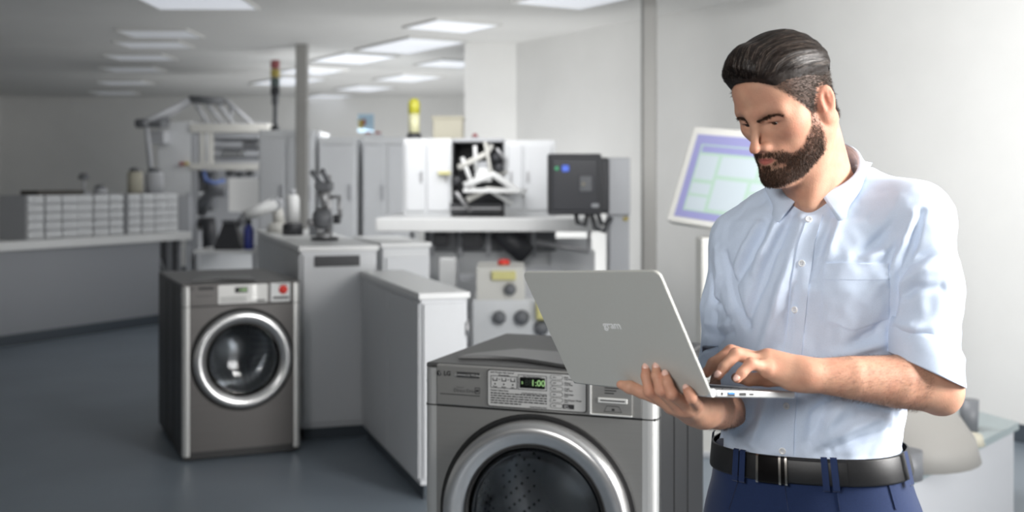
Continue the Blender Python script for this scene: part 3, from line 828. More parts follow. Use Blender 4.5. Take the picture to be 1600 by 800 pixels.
def text_mesh(name, s, size, M, m, parent, bold=0.0, ext=.0002, align='CENTER', sx=1.0, shear=0):
    cu = bpy.data.curves.new(name, 'FONT'); cu.body = s; cu.size = size; cu.align_x = align; cu.align_y = 'CENTER'; cu.extrude = ext; cu.offset = bold; cu.shear = shear
    cu.resolution_u = 3
    t = bpy.data.objects.new(name, cu); COL.objects.link(t)
    dg = bpy.context.evaluated_depsgraph_get(); me_ = bpy.data.meshes.new_from_object(t.evaluated_get(dg))
    bpy.data.objects.remove(t); bpy.data.curves.remove(cu)
    me_.transform(M@Matrix.Diagonal((sx, 1, 1, 1)))
    return link(name, me_, m, parent)
# logo on the lid's outer side: seen from outside x runs the other way round
text_mesh('lettering', 'gram', .0185, lid_M@MX(LW_*.52, LD_*.535, T_L+.0002), M_ink, lid, .0001, .0002)
# ------------------------------------------------------------------ the room
CZ = 2.75
M_wall = mat('wall_paint', (226, 226, 224), .75, nscale=3, nvar=.02)
M_ceil = mat('ceiling_paint', (214, 214, 212), .8, nscale=2, nvar=.03)
M_floor = mat('floor_vinyl', (122, 132, 142), .42, nscale=1.6, nvar=.07, bump=.02, bscale=60)
M_base = mat('baseboard_vinyl', (70, 78, 86), .5)
def struct(name, mb, m): return tag(mb.build(name, m), kind='structure')
RWa, RWb = np.array([8.73, -3.0]), np.array([.04, 10.9])              # the right wall's foot, near and far
struct('floor', MB().box(-8.2, 9, -3.2, 18.2, -.1, 0), M_floor)
struct('ceiling', MB().box(-8.2, 9, -3.2, 18.2, CZ, CZ+.1), M_ceil)
struct('wall_left', MB().box(-8.2, -8, -3.2, 18.2, 0, CZ), M_wall)
struct('wall_back', MB().box(-8, 3, 18, 18.2, 0, CZ), M_wall)
struct('wall_front', MB().box(-8, 9, -3.2, -3.0, 0, CZ), M_wall)
rw = RWb-RWa; rl = np.linalg.norm(rw); ra = math.atan2(rw[1], rw[0])
struct('wall_right', MB().box(0, rl, -.2, 0, 0, CZ, M=MX(RWa[0], RWa[1], 0)@RZ(ra)), M_wall)
struct('wall_partition', MB().box(-.45, .06, 10.9, 18.0, 0, CZ), M_wall)
struct('baseboard_right', MB().box(0, rl, 0, .015, 0, .1, M=MX(RWa[0], RWa[1], 0)@RZ(ra)), M_base)
struct('baseboard_back', MB().box(-8, -.45, 17.985, 18, 0, .1), M_base)
M_pillar = mat('pillar_metal', (150, 149, 146), .45, .2)
struct('pillar', MB().box(.90, 1.0, 7.95, 8.05, 0, CZ, bev=.012), M_pillar)
struct('pillar', MB().box(-2.06, -1.95, 10.95, 11.06, 0, CZ, bev=.01), M_pillar)
struct('trim_1', MB().box(-8, 1.6, 7.2, 7.5, CZ-.10, CZ), M_ceil)        # shallow beam across the ceiling

class Thing:
    """an Empty at the thing's base; parts are written in room coordinates"""
    def __init__(s, name, label, cat, loc, group=None):
        s.o = empty(name, loc); s.L = Vector(loc); tag(s.o, label, cat, group)
    def part(s, name, mb, m, under=None):
        me_ = mb.mesh(name); me_.transform(Matrix.Translation(-s.L)); return link(name, me_, m, under or s.o)
    def same(s, name, me_, m, loc, under=None, rot=None):
        o = link(name, me_, None, under or s.o); o.location = Vector(loc)-s.L
        if not me_.materials: me_.materials.append(m)
        if rot: o.rotation_euler = rot
        return o

# ceiling lamps: square panels set along the right wall's direction
M_lampframe = mat('lamp_frame', (205, 205, 203), .5)
def lamp(i, c, sx, sy, strength, group, label, ang=None):
    M_dif = MATS.get('lamp_diffuser_%d' % i) or mat('lamp_diffuser_%d' % i, (235, 238, 242), .5, emit=(226, 230, 240), estr=strength)
    t = Thing('ceiling_light', label, 'ceiling light', (c[0], c[1], CZ-.02), group)
    Mx = MX(c[0], c[1], 0)@RZ(ra if ang is None else ang)
    fr = MB()
    for a, b, p, q in ((-sx, sx, -sy, -sy+.03), (-sx, sx, sy-.03, sy), (-sx, -sx+.03, -sy+.03, sy-.03), (sx-.03, sx, -sy+.03, sy-.03)):
        fr.box(a/2*2/2 if 0 else a/2, b/2, p/2 if abs(p) == sy else (p)/2, q/2, CZ-.02, CZ, M=Mx)
    t.part('frame', fr, M_lampframe)
    t.part('diffuser', MB().box(-sx/2+.016, sx/2-.016, -sy/2+.016, sy/2-.016, CZ-.014, CZ-.001, M=Mx), M_dif)
LG_ = 'dimmed ceiling lamps in a row over the bench'
for k, (px, py) in enumerate(((251, 51), (241, 68), (220, 88), (208, 107), (195, 128), (180, 144))):
    d = 1.285*FPX/(YH-py); p = W(px, py, d)
    lamp(1, p, .62, .55, .12, LG_, 'square dimmed ceiling lamp over the long bench, number %s of six from the front' % ('one', 'two', 'three', 'four', 'five', 'six')[k], 0)
LG2 = 'bright ceiling lamps over the machines'
LL = [((706, 39), .62, .62, 'bright square ceiling lamp above the enclosed white machine, nearest of the middle ones'),
      ((640, 70), 1.2, .62, 'wide bright ceiling lamp above the yellow beacon, two panels long'),
      ((553, 90), .95, .62, 'bright ceiling lamp over the coloured notice, second behind the nearest one'),
      ((485, 110), .8, .62, 'bright ceiling lamp just beside the slim grey pillar'),
      ((450, 126), 1.3, .62, 'long bright ceiling lamp behind the red and amber signal tower'),
      ((570, 137), .9, .6, 'small far ceiling lamp low above the back cabinets'),
      ((638, 121), .9, .6, 'far ceiling lamp straight behind the yellow beacon'),
      ((706, 98), .7, .62, 'ceiling lamp half hidden by the white partition wall'),
      ((510, 150), .9, .6, 'farthest faint ceiling lamp near the back wall')]
for (px, py), sx, sy, lab in LL:
    d = 1.285*FPX/(YH-py); lamp(2, W(px, py, d), sx, sy, .42, LG2, lab)
for (px, py), lab in (((310, 2), 'dim ceiling lamp at the top edge above the long bench'), ((900, -4), 'ceiling lamp near the right wall at the top edge')):
    d = 1.285*FPX/(YH-py); lamp(2, W(px, py, d), .75, .62, .62, LG2, lab, 0 if px < 500 else None)

# ------------------------------------------------------------------ washing machines
M_steel = mat('brushed_steel', (156, 155, 152), .36, .7, nscale=40, nvar=.02, bump=.03, bscale=300, stretch=(.05, 1, 6))
M_steel2 = mat('steel_trim', (205, 205, 203), .3, .6)
M_steel_shade = mat('steel_shaded', (84, 82, 81), .4, .6, nscale=40, nvar=.04, bump=.05, bscale=300, stretch=(.05, 1, 6)); M_far_top = mat('far_washer_top', (100, 99, 98), .4, .4)  # front steel of the far washer, darkened for the dim light there
M_ring = mat('door_ring_chrome', (202, 202, 202), .26, .85, nscale=30, nvar=.03)
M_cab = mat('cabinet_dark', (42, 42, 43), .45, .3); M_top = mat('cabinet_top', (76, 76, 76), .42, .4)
M_gap = mat('gap_black', (14, 14, 15), .6); M_plate = mat('label_plate', (190, 190, 188), .4, .2)
M_drum = mat('drum_steel', (176, 178, 182), .34, .6); M_dhole = mat('drum_hole', (10, 10, 11), .7)
M_print = mat('print_black', (34, 34, 36), .6); M_disp = mat('display_black', (12, 14, 12), .2)
M_seg = mat('display_digits', (150, 190, 130), .4, emit=(150, 200, 120), estr=.3); M_off = mat('display_off', (36, 44, 36), .3)
M_red = mat('sticker_red', (222, 60, 50), .5); M_white = mat('white_plastic', (225, 226, 226), .5); M_rub = mat('rubber', (30, 30, 32), .6)
M_slot = mat('slot_light', (225, 225, 222), .3, .3)
M_dglass = bpy.data.materials.new('door_glass'); M_dglass.use_nodes = True
_b = M_dglass.node_tree.nodes['Principled BSDF']; _b.inputs['Base Color'].default_value = (.75, .78, .8, 1); _b.inputs['Transmission Weight'].default_value = 1; _b.inputs['Roughness'].default_value = .03; _b.inputs['IOR'].default_value = 1.38; _b.inputs['Specular IOR Level'].default_value = .9

def washer(label, loc, rz, Wd, D, H, seam, R, zc, full=True, M_steel=M_steel, M_top=M_top):
    t = empty('washing_machine', loc, rz); tag(t, label, 'washing machine')
    h = Wd/2; tr = .036; bandh = H-seam
    P = lambda name, mb, m, par=None: mb.build(name, m, par or t)
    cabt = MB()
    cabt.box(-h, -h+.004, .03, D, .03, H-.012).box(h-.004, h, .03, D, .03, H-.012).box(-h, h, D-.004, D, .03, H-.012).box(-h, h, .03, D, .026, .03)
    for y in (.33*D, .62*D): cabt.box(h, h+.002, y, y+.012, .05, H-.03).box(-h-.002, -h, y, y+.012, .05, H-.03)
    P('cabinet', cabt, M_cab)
    tp = P('top_panel', MB().box(-h, h, .012, D, H-.014, H, bev=.005), M_top)
    pl = []
    for k in range(25):
        u = k/24; pl.append((-.40*Wd+u*.52*Wd, (.10+.055*math.sin(u*PI*1.25)*1.0-.045*u)*D+.02))
    pl += [(.17*Wd, .36*D), (-.22*Wd, .42*D), (-.36*Wd, .24*D)]
    r_ = P('raised_cover', MB().prism(pl, H, H+.011), mat('cover_grey', (112, 112, 112), .35, .5) if 'cover_grey' not in MATS else MATS['cover_grey'], tp)
    m_ = r_.modifiers.new('edge', 'BEVEL'); m_.width = .004; m_.segments = 2; m_.limit_method = 'ANGLE'
    # front plate with a round opening
    n = 72; z0, z1 = .05, seam-.004; x0, x1 = -h+tr, h-tr; Ro = R+.010
    fb_ = MB(); outer = []; inner = []
    for k in range(n):
        a = 2*PI*k/n; c, s = math.cos(a), math.sin(a)
        tx = min((x1 if c > 0 else -x0)/max(abs(c), 1e-6), ((z1-zc) if s > 0 else (zc-z0))/max(abs(s), 1e-6))
        outer.append((c*tx, 0, zc+s*tx)); inner.append((c*Ro, 0, zc+s*Ro))
    for cx, cz in ((x0, z0), (x1, z0), (x0, z1), (x1, z1)):           # pull the nearest rim points into the corners
        i = min(range(n), key=lambda k: (outer[k][0]-cx)**2+(outer[k][2]-cz)**2); outer[i] = (cx, 0, cz)
    bk = [(x, .03, z) for x, _, z in inner]
    cl = lambda L: L+[L[0]]
    fb_.grid([cl(outer), cl(inner)], smooth=False); fb_.grid([cl(inner), cl(bk)])
    P('front_plate', fb_, M_steel)
    P('kick_plate', MB().box(-h+.005, h-.005, .012, .03, .012, .048), M_cab)
    for s in (-1, 1):
        q = MB(); a0, a1 = (h-tr, h) if s > 0 else (-h, -h+tr)
        for zz0, zz1 in ((.03, seam-.004), (seam, H-.012)):
            poly = [(a0, 0), (a1, 0), (a1, .04), (a0, .04)]
            if s > 0: poly = [(h-tr, 0)]+[(h-.022+.022*math.sin(b), .022-.022*math.cos(b)) for b in np.linspace(0, PI/2, 7)]+[(h, .05), (h-tr, .05)]
            else: poly = [(-h+tr, .05), (-h, .05)]+[(-h+.022-.022*math.sin(b), .022-.022*math.cos(b)) for b in np.linspace(PI/2, 0, 7)]+[(-h+tr, 0)]
            q.prism(poly, zz0, zz1)
        P('corner_trim', q, M_steel2)
    sc = P('screw', MB().lathe([(0, .004), (.006, .004), (.009, .001), (.009, -.004)], 16, MX(-h, .03, seam+bandh*.52)@RY(-PI/2)), M_ring)
    P('seam_gap', MB().box(-h+.004, h-.004, .006, .03, seam-.006, seam+.002), M_gap)
    cp = P('control_panel', MB().box(-h+tr, h-tr, -.001, .03, seam, H-.002, bev=.003), M_steel)
    X = lambda u: -h+u*Wd
    Z = lambda v: seam+v*bandh
    plate = P('label_plate', MB().prism(rrect(X(.292), X(.712), Z(.07), Z(.92), .006, 4), 0, .0028, MX(0, -.001, 0)@RX(PI/2)), M_plate, cp)
    P('plate_border', MB().prism(rrect(X(.288), X(.716), Z(.05), Z(.94), .007, 4), 0, .0012, MX(0, -.001, 0)@RX(PI/2)), M_print, cp)
    yf = -.0040
    bx = lambda mb, u0, u1, v0, v1, y0=-.0043, y1=-.0030: mb.box(X(u0), X(u1), y0, y1, Z(v0), Z(v1))
    ds = P('display', bx(MB(), .432, .540, .545, .80, -.0048, -.003), M_disp, plate)
    TM = lambda u, v, y=-.0052: MX(X(u), y, Z(v))@RX(PI/2)
    if full:
        text_mesh('lettering', '1:00', bandh*.21, TM(.511, .672), M_seg, ds, .0002, .0001)
        text_mesh('lettering', '88', bandh*.20, TM(.470, .672, -.0050), M_off, ds, 0, .0001)
        text_mesh('lettering', 's', bandh*.13, TM(.443, .68), M_seg, ds, 0, .0001)
        fr = MB()
        for u0, u1, v0, v1 in ((.304, .420, .50, .80), (.424, .548, .50, .86)):
            for a in ((u0, u1, v0, v0+.012), (u0, u1, v1-.012, v1), (u0, u0+.002, v0, v1), (u1-.002, u1, v0, v1)): bx(fr, *a)
        P('printed_frame', fr, M_print, plate)
        T = lambda s, u, v, sz, al='CENTER', m=M_print: text_mesh('lettering', s, bandh*sz, TM(u, v, -.0042), m, plate, .0001, .0001, al)
        T('Soil / Powder Soft Control', .303, .878, .055, 'LEFT'); T('Processing', .362, .815, .062); T('Est. Time Remaining', .486, .815, .055)
        T('Wash', .323, .535, .048); T('Rinse', .362, .535, .048); T('Spin', .401, .535, .048)
        ic = MB()
        for u in (.323, .362, .401):
            ic.lathe([(0, .0002), (.0022, .0002), (.0022, 0)], 12, MX(X(u), -.0040, Z(.60))@RX(PI/2))
            bx(ic, u-.010, u-.007, .68, .75); bx(ic, u+.007, u+.010, .68, .75); bx(ic, u-.010, u+.010, .67, .69)
        for u in (.3425, .3815): bx(ic, u-.003, u+.003, .705, .722)
        P('cycle_icon', ic, M_print, plate)
        T('Washer Safety Rules', .303, .445, .056, 'LEFT'); T('LG Household Use / Warranty', .548, .420, .050, 'RIGHT')
        ln = MB(); rr = random.Random(3)
        for k in range(5):
            u = .304
            while u < (.546 if k < 4 else .44):
                w_ = min(rr.uniform(.006, .022), .548-u); bx(ln, u, u+w_, .365-k*.058, .392-k*.058); u += w_+.0035
        tag(P('small_print', ln, M_print, plate), kind='stuff')
        T('www.laundry.com', .548, .105, .058, 'RIGHT')
        for k, wd in enumerate(('Hot', 'Warm', 'Cold', 'Delicates', 'Hot/Super Wash', None)):
            v = .845-k*.135
            bt_ = P('button', MB().prism(rrect(X(.566), X(.614), Z(v-.045), Z(v+.045), .004, 4), 0, .0016, MX(0, -.0038, 0)@RX(PI/2)), M_plate, plate)
            P('button_outline', MB().prism(rrect(X(.564), X(.616), Z(v-.055), Z(v+.055), .005, 4), 0, .0004, MX(0, -.0038, 0)@RX(PI/2)), M_print, plate)
            P('button_mark', bx(MB(), .574, .588, v-.008, v+.010, -.0058, -.0052), M_print, bt_)
            if wd:
                T(wd, .622, v+.012, .062, 'LEFT'); T('Temp Wash' if k < 3 else 'Cycle', .622, v-.034, .042, 'LEFT')
            else:
                P('start_box', bx(MB(), .617, .664, v-.055, v+.055, -.0045, -.0030), M_print, plate)
                text_mesh('lettering', 'Start', bandh*.052, TM(.622, v+.018, -.0047), M_plate, plate, .0001, .0001, 'LEFT'); text_mesh('lettering', 'Pause', bandh*.052, TM(.622, v-.030, -.0047), M_plate, plate, .0001, .0001, 'LEFT')
        # maker's mark: round face and letters
        lg = MB().lathe([(0, .0006), (.0072, .0006), (.0072, 0)], 24, MX(X(.070), -.001, Z(.77))@RX(PI/2))
        lo = P('logo', lg, M_print, cp)
        P('logo_line', MB().box(X(.070)-.0006, X(.070)+.0006, -.0020, -.0014, Z(.77)-.0038, Z(.77)+.0045).box(X(.070), X(.070)+.0034, -.0020, -.0014, Z(.77)-.0040, Z(.77)-.0028), M_steel2, lo)
        text_mesh('lettering', 'LG', .0165, TM(.107, .77, -.0014), M_print, cp, .0006, .0002)
        bb = P('name_plate', MB().box(X(.150), X(.252), -.0022, -.001, Z(.70), Z(.83)), M_print, cp)
        text_mesh('lettering', 'Commercial Washer', .0086, TM(.201, .765, -.0024), M_plate, bb, 0, .0001)
        text_mesh('lettering', 'Direct Drive', .0125, TM(.188, .375, -.0014), M_print, cp, -.0001, .0001)
        text_mesh('lettering', 'Inverter', .0060, TM(.166, .455, -.0014), M_print, cp, -.0001, .0001)
        bd = MB()
        for a in ((.232, .254, .32, .335), (.232, .254, .455, .47), (.232, .234, .32, .47), (.252, .254, .32, .47), (.237, .249, .37, .42)): bd.box(X(a[0]), X(a[1]), -.0016, -.001, Z(a[2]), Z(a[3]))
        P('badge', bd, M_print, cp)
        P('printed_line', MB().box(X(.075), X(.254), -.0015, -.001, Z(.262), Z(.280)), M_print, cp)
    else:
        text_mesh('lettering', 'LG', .02, TM(.075, .80, -.0014), M_print, cp, .0006, .0002)
        P('name_plate', MB().box(X(.13), X(.26), -.0022, -.001, Z(.73), Z(.86)), M_print, cp)
        text_mesh('lettering', 'Direct Drive', .016, TM(.18, .45, -.0014), M_print, cp, 0, .0001)
        text_mesh('lettering', '1:00', bandh*.2, TM(.50, .672), M_seg, ds, .0003, .0001)
        ln = MB()
        for k in range(5): bx(ln, .31, .53, .36-k*.055, .375-k*.055)
        tag(P('small_print', ln, M_print, plate), kind='stuff')
        for k in range(5): P('button', bx(MB(), .58, .62, .80-k*.14, .87-k*.14), M_steel2, plate)
        P('button', bx(MB(), .62, .69, .12, .2), M_print, plate)
    # card reader at the right end
    rd = P('card_reader', MB().box(X(.735), X(.905), -.006, 0, Z(.07), Z(.93), bev=.003), M_steel if full else M_white, cp)
    if full:
        P('reader_rail', MB().box(X(.728), X(.738), -.012, 0, Z(.03), Z(.95), bev=.003).box(X(.728), X(.905), -.010, 0, Z(.02), Z(.07), bev=.003), M_steel2, rd)
        P('card_slot', MB().box(X(.765), X(.885), -.0095, -.005, Z(.33), Z(.44), bev=.001), M_slot, rd)
        P('slot_opening', MB().box(X(.775), X(.876), -.0100, -.0092, Z(.372), Z(.40)), M_gap, rd)
        cg = MB()
        for a in ((.800, .850, .25, .262), (.790, .862, .12, .13)): cg.box(X(a[0]), X(a[1]), -.0066, -.0058, Z(a[2]), Z(a[3]))
        cg.tube([(X(.800), -.0062, Z(.255)), (X(.790), -.0062, Z(.125))], .0006, 6).tube([(X(.850), -.0062, Z(.255)), (X(.862), -.0062, Z(.125))], .0006, 6)
        cg.box(X(.821), X(.833), -.0068, -.0058, Z(.15), Z(.20))
        for k in range(6): cg.box(X(.792), X(.85-.01*(k % 3)), -.0066, -.0058, Z(.85-k*.062), Z(.875-k*.062))
        P('reader_print', cg, M_print, rd)
    else:
        P('red_sticker', MB().lathe([(0, .0015), (.024, .0015), (.024, 0)], 24, MX(X(.845), -.006, Z(.62))@RX(PI/2)), M_red, rd)
        P('sticker_text', MB().box(X(.755), X(.895), -.0075, -.006, Z(.20), Z(.30)).box(X(.80), X(.89), -.0075, -.006, Z(.84), Z(.87)), M_print, rd)
    # door
    DM = MX(0, 0, zc)@RX(PI/2)
    P('door_gap', MB().lathe([(Ro, .0006), (Ro+.005, .0025), (Ro+.001, .003), (R-.002, .001), (R-.002, -.02), (Ro, -.02)], 72, DM, close=True), M_gap)
    dr = P('door_ring', MB().lathe([(R, -.01), (R+.001, .012), (R-.004, .030), (R*.93, .040), (R*.84, .036), (R*.765, .022), (R*.745, .018), (R*.738, .010), (R*.735, -.05), (R*.76, -.05)], 96, DM), M_ring)
    P('inner_rim', MB().lathe([(R*.752, .021), (R*.744, .026), (R*.732, .024), (R*.728, .012), (R*.728, .0)], 96, DM), M_gap, dr)
    P('door_glass', MB().lathe([(0, -.055), (R*.3, -.050), (R*.5, -.036), (R*.66, -.008), (R*.725, .012), (R*.728, .006), (R*.66, -.014), (R*.5, -.042), (R*.3, -.056), (0, -.061)], 64, DM), M_dglass, dr)
    dp = min(.40, D*.6)
    dru = P('drum', MB().lathe([(R*.80, -.05), (R*.98, -.09), (R*1.0, -dp*.9), (R*.95, -dp), (R*.42, -dp-.01), (R*.40, -dp+.03), (R*.33, -dp+.045), (0, -dp+.045)], 72, DM), M_drum)
    ho = MB()
    for iz in range(11):
        for k in range(56):
            if (k//7) % 2 and iz % 3 == 2: continue
            a = 2*PI*(k+.5*(iz % 2))/56
            Mh = DM@RZ(a)@MX(R*.995, 0, -.12-iz*(dp-.16)/11)@RY(-PI/2)
            ho.lathe([(0, .0012), (.0042, .0012), (.0042, -.001)], 6, Mh)
    for ir in range(1, 7):
        for k in range(14+ir*5):
            a = 2*PI*k/(14+ir*5); rr_ = R*(.45+ir*.075)
            ho.lathe([(0, .0), (.0042, .0), (.0042, -.004)], 6, DM@MX(rr_*math.cos(a), rr_*math.sin(a), -dp+.006))
    tag(P('drum_holes', ho, M_dhole, dru), kind='stuff')
    for k in range(3):
        a = 2*PI*k/3+.55
        lf = MB().tube([(R*.99, 0, -.11), (R*.86, 0, -.13), (R*.82, 0, -dp*.55), (R*.84, 0, -dp+.05), (R*.97, 0, -dp+.03)], [.02, .030, .034, .030, .02], 12, True, DM@RZ(a))
        P('drum_lifter', lf, M_drum, dru)
    P('tub_back', MB().lathe([(R*1.05, -.05), (R*1.06, -dp-.03), (0, -dp-.03)], 40, DM), M_cab)
    for sx in (-1, 1):
        for y in (.06, D-.06): P('foot', MB().cyl((sx*(h-.05), y, 0), (sx*(h-.05), y, .032), .022, .016, 16), M_rub)
    return t
washer('steel front loading commercial washing machine under the raised laptop, seen close', (.062, 2.963, 0), -.347, .63, .627, .976, .868, .252, .868-.022-.252)
washer('whole steel front loading washing machine on the floor with red round sticker', (-1.417, 6.063, 0), .42, .617, .95, .921, .805, .256, .805-.03-.256, False, M_steel_shade, M_far_top)
# ------------------------------------------------------------------ the machines, benches and small things behind
M_mach = mat('machine_white', (214, 216, 218), .45); M_mach2 = mat('machine_grey', (176, 178, 182), .45); M_warm = mat('machine_warm', (206, 205, 200), .5)
M_blk = mat('machine_black', (52, 53, 57), .45); M_dgrey = mat('machine_dark_grey', (104, 106, 110), .45); M_mtl = mat('machine_metal', (170, 170, 172), .32, .6)  # blacks lifted to put the background haze into the colour
M_top_w = mat('worktop_white', (226, 227, 227), .35); M_yel = mat('beacon_yellow', (192, 188, 62), .35); M_ylw2 = mat('soft_yellow', (206, 200, 136), .5)
M_blue = mat('bottle_blue', (60, 70, 150), .35); M_beige = mat('box_beige', (176, 172, 156), .6); M_cream = mat('beacon_cream', (216, 214, 176), .4)
M_amber = mat('lamp_amber', (178, 160, 84), .35); M_rlamp = mat('lamp_red', (156, 84, 86), .35); M_green = mat('lamp_green', (84, 96, 94), .35)
M_panel_grey = mat('cabinet_panel', (212, 214, 217), .5)

def fbox(T, name, m, px0, px1, py0, py1, d, dep, under=None, bev=.008, z0=None, z1=None):
    """a box whose front face fills a pixel rectangle at depth d"""
    a = W(px0, py1, d); b = W(px1, py0, d)
    lo = a[2] if z0 is None else z0; hi = b[2] if z1 is None else z1
    return T.part(name, MB().box(a[0], b[0], d, d+dep, lo, hi, bev=bev), m, under)
def at_floor(px, d): p = W(px, 300, d); return (p[0], d+.2, 0)

# long bench along the left: a frame of its own (u along the bench towards the back, v away from the room)
bo = np.array([-4.42, 9.95]); bu = nrm(np.array([1.10, 2.01])); ba_ = math.atan2(bu[1], bu[0])
BM = MX(bo[0], bo[1], 0)@RZ(ba_)                                     # local x along the bench, y away from the viewer's side
t = Thing('workbench', 'long white workbench against the left side with a plain panel front', 'workbench', (bo[0], bo[1], 0))
t.part('worktop', MB().box(-2.6, 2.29, 0, .95, .84, .92, bev=.006, M=BM), M_top_w)
t.part('front_panel', MB().box(-2.6, 1.90, .06, .09, .10, .84, M=BM), mat('bench_front', (150, 153, 158), .5))
t.part('plinth', MB().box(-2.6, 1.93, .055, .085, 0, .10, M=BM), M_base)
t.part('end_panel', MB().box(2.2, 2.24, .10, .9, 0, .84, M=BM), M_panel_grey)
t.part('leg', MB().box(2.0, 2.07, .06, .13, 0, .84, M=BM), M_dgrey)
t.part('leg', MB().box(2.14, 2.19, .06, .12, 0, .84, M=BM), M_dgrey)
t.part('brace', MB().tube([BM@Vector((1.92, .10, .66)), BM@Vector((2.03, .10, .45))], .03, 8), M_dgrey)
def bench_s(px, off=.0):                                              # distance along the bench seen at a pixel column
    lo_, hi_ = -2.5, 4.0
    for _ in range(40):
        m_ = (lo_+hi_)/2; p = BM@Vector((m_, off, .92))
        if 800+FPX*p.x/p.y < px: lo_ = m_
        else: hi_ = m_
    return lo_
dmesh = {}
def drawer_unit(px0, px1, cols, label):
    s0, s1 = bench_s(px0, .12), bench_s(px1, .12); w = s1-s0; hh = .40
    base_ = BM@Vector((s0, .12, .92))
    t = Thing('drawer_cabinet', label, 'drawer cabinet', tuple(base_), 'white small drawer cabinets on the bench')
    t.part('cabinet', MB().box(s0, s1, .14, .50, .92, .92+hh, bev=.004, M=BM), M_mach2)
    cw = w/cols; rh = hh/5
    me_ = MB().box(-cw/2+.008, cw/2-.008, -.02, .04, -rh/2+.006, rh/2-.006, bev=.004, seg=1).mesh('drawer')
    kb_ = MB().box(-.03, .03, -.012, 0, -.006, .006).mesh('handle')
    for r in range(5):
        for c in range(cols):
            p = BM@Vector((s0+(c+.5)*cw, .12+.012*((r*3+c*5) % 3 == 0), .92+(r+.5)*rh))
            o = t.same('drawer', me_, M_mach, p, rot=(0, 0, ba_))
            h_ = link('handle', kb_, None, o)
            h_.location = (0, -.02, .0)
            if not kb_.materials: kb_.materials.append(M_panel_grey)
drawer_unit(42, 192, 6, 'wide white cabinet of small drawers on the long bench, with a dark tray on top')
drawer_unit(200, 278, 4, 'narrow white cabinet of small drawers on the bench end beside the tall machine')
def on_unit(px, z=1.32, off=.25): return BM@Vector((bench_s(px, off), off, z))
p0, p1 = on_unit(58), on_unit(113)
t = Thing('tray', 'flat dark brown tray lying on the wide drawer cabinet', 'tray', tuple((p0+p1)/2))
sm = (bench_s(58, .25)+bench_s(113, .25))/2
t.part('tray_base', MB().box(sm-.26, sm+.26, .16, .40, 1.32, 1.335, M=BM), mat('tray_brown', (70, 66, 60), .6))
rim_ = MB()
for a in ((-.26, .26, .16, .17), (-.26, .26, .39, .40), (-.26, -.25, .17, .39), (.25, .26, .17, .39)): rim_.box(sm+a[0], sm+a[1], a[2], a[3], 1.335, 1.36, M=BM)
t.part('tray_rim', rim_, MATS['tray_brown'])
p = on_unit(131)
t = Thing('lamp', 'small desk lamp with dark head on the wide drawer cabinet', 'lamp', tuple(p))
t.part('base', MB().lathe([(0, .03), (.06, .025), (.065, 0), (0, 0)], 20, Matrix.Translation(p)), M_mach2)
t.part('stem', MB().tube([p+Vector((0, 0, .02)), p+Vector((0, 0, .15))], .012, 8), M_mach2)
t.part('head', MB().lathe([(0, .05), (.035, .045), (.055, .0), (.045, -.01), (0, -.01)], 20, Matrix.Translation(p+Vector((0, 0, .155)))), M_dgrey)
p = on_unit(157)
t = Thing('jar', 'low grey jar with lid beside the desk lamp on the drawer cabinet', 'jar', tuple(p))
t.part('body', MB().lathe([(0, .0), (.06, 0), (.065, .02), (.06, .06), (0, .06)], 20, Matrix.Translation(p)), M_mach2)
t.part('lid', MB().lathe([(0, .0), (.05, 0), (.05, .02), (.02, .03), (0, .03)], 20, Matrix.Translation(p+Vector((0, 0, .06)))), M_dgrey)
for px, r, lab in ((211, .075, 'tall grey canister on the narrow drawer cabinet, nearer the tray'), (241, .09, 'tall pale canister on the narrow drawer cabinet, by the tall machine')):
    p = on_unit(px)
    t = Thing('canister', lab, 'canister', tuple(p), 'grey canisters on the drawer cabinet')
    t.part('body', MB().lathe([(0, 0), (r, 0), (r, .20), (r*.9, .22), (0, .22)], 24, Matrix.Translation(p)), M_beige if px < 220 else M_mach2)
    t.part('lid', MB().lathe([(0, 0), (r*.7, 0), (r*.7, .03), (r*.3, .045), (0, .045)], 24, Matrix.Translation(p+Vector((0, 0, .22)))), M_dgrey)

# tall frame machine at the back left
d = 13.2
t = Thing('assembly_machine', 'tall white framed machine with a sloping rail canopy and shelf opening', 'machine', at_floor(330, d))
fbox(t, 'base_cabinet', M_mach, 300, 415, 395, 0, d, 1.2, z0=0)
fbox(t, 'side_cabinet', M_mach, 246, 298, 190, 305, d, .8)
fbox(t, 'rear_panel', M_mach2, 298, 418, 190, 400, d+1.1, .05)
fbox(t, 'post', M_mach2, 298, 308, 195, 420, d, .08, z0=0); fbox(t, 'post', M_mach2, 408, 418, 195, 420, d, .08, z0=0)
fbox(t, 'post', M_mach2, 246, 252, 300, 420, d+.7, .08, z0=0); fbox(t, 'post', M_mach2, 290, 297, 300, 420, d, .08, z0=0)
fbox(t, 'header', M_warm, 296, 420, 193, 207, d-.02, .25); fbox(t, 'header', M_warm, 296, 420, 255, 266, d-.02, .25)
fbox(t, 'inner_post', M_warm, 312, 318, 206, 256, d, .1); fbox(t, 'inner_post', M_warm, 324, 331, 206, 256, d, .1)
for y in (216, 230, 244): fbox(t, 'shelf', M_dgrey, 333, 412, y, y+3.5, d+.08, .5, bev=0)
fbox(t, 'shelf_box', M_mach, 345, 372, 236, 244, d+.2, .3)
fbox(t, 'shelf_box', M_mach2, 378, 402, 222, 230, d+.2, .3)
a = [W(285, 153, d), W(350, 158, d)]
t.part('canopy_bar', MB().tube([W(296, 155, d+.1), W(350, 158, d+.1)], .045, 8), M_dgrey)
t.part('canopy_rail', MB().tube([W(296, 156, d+.1), W(228, 190, d-.6)], .035, 8), M_mach2)
t.part('canopy_rail', MB().tube([W(296, 160, d+.3), W(246, 192, d)], .03, 8), M_mach2)
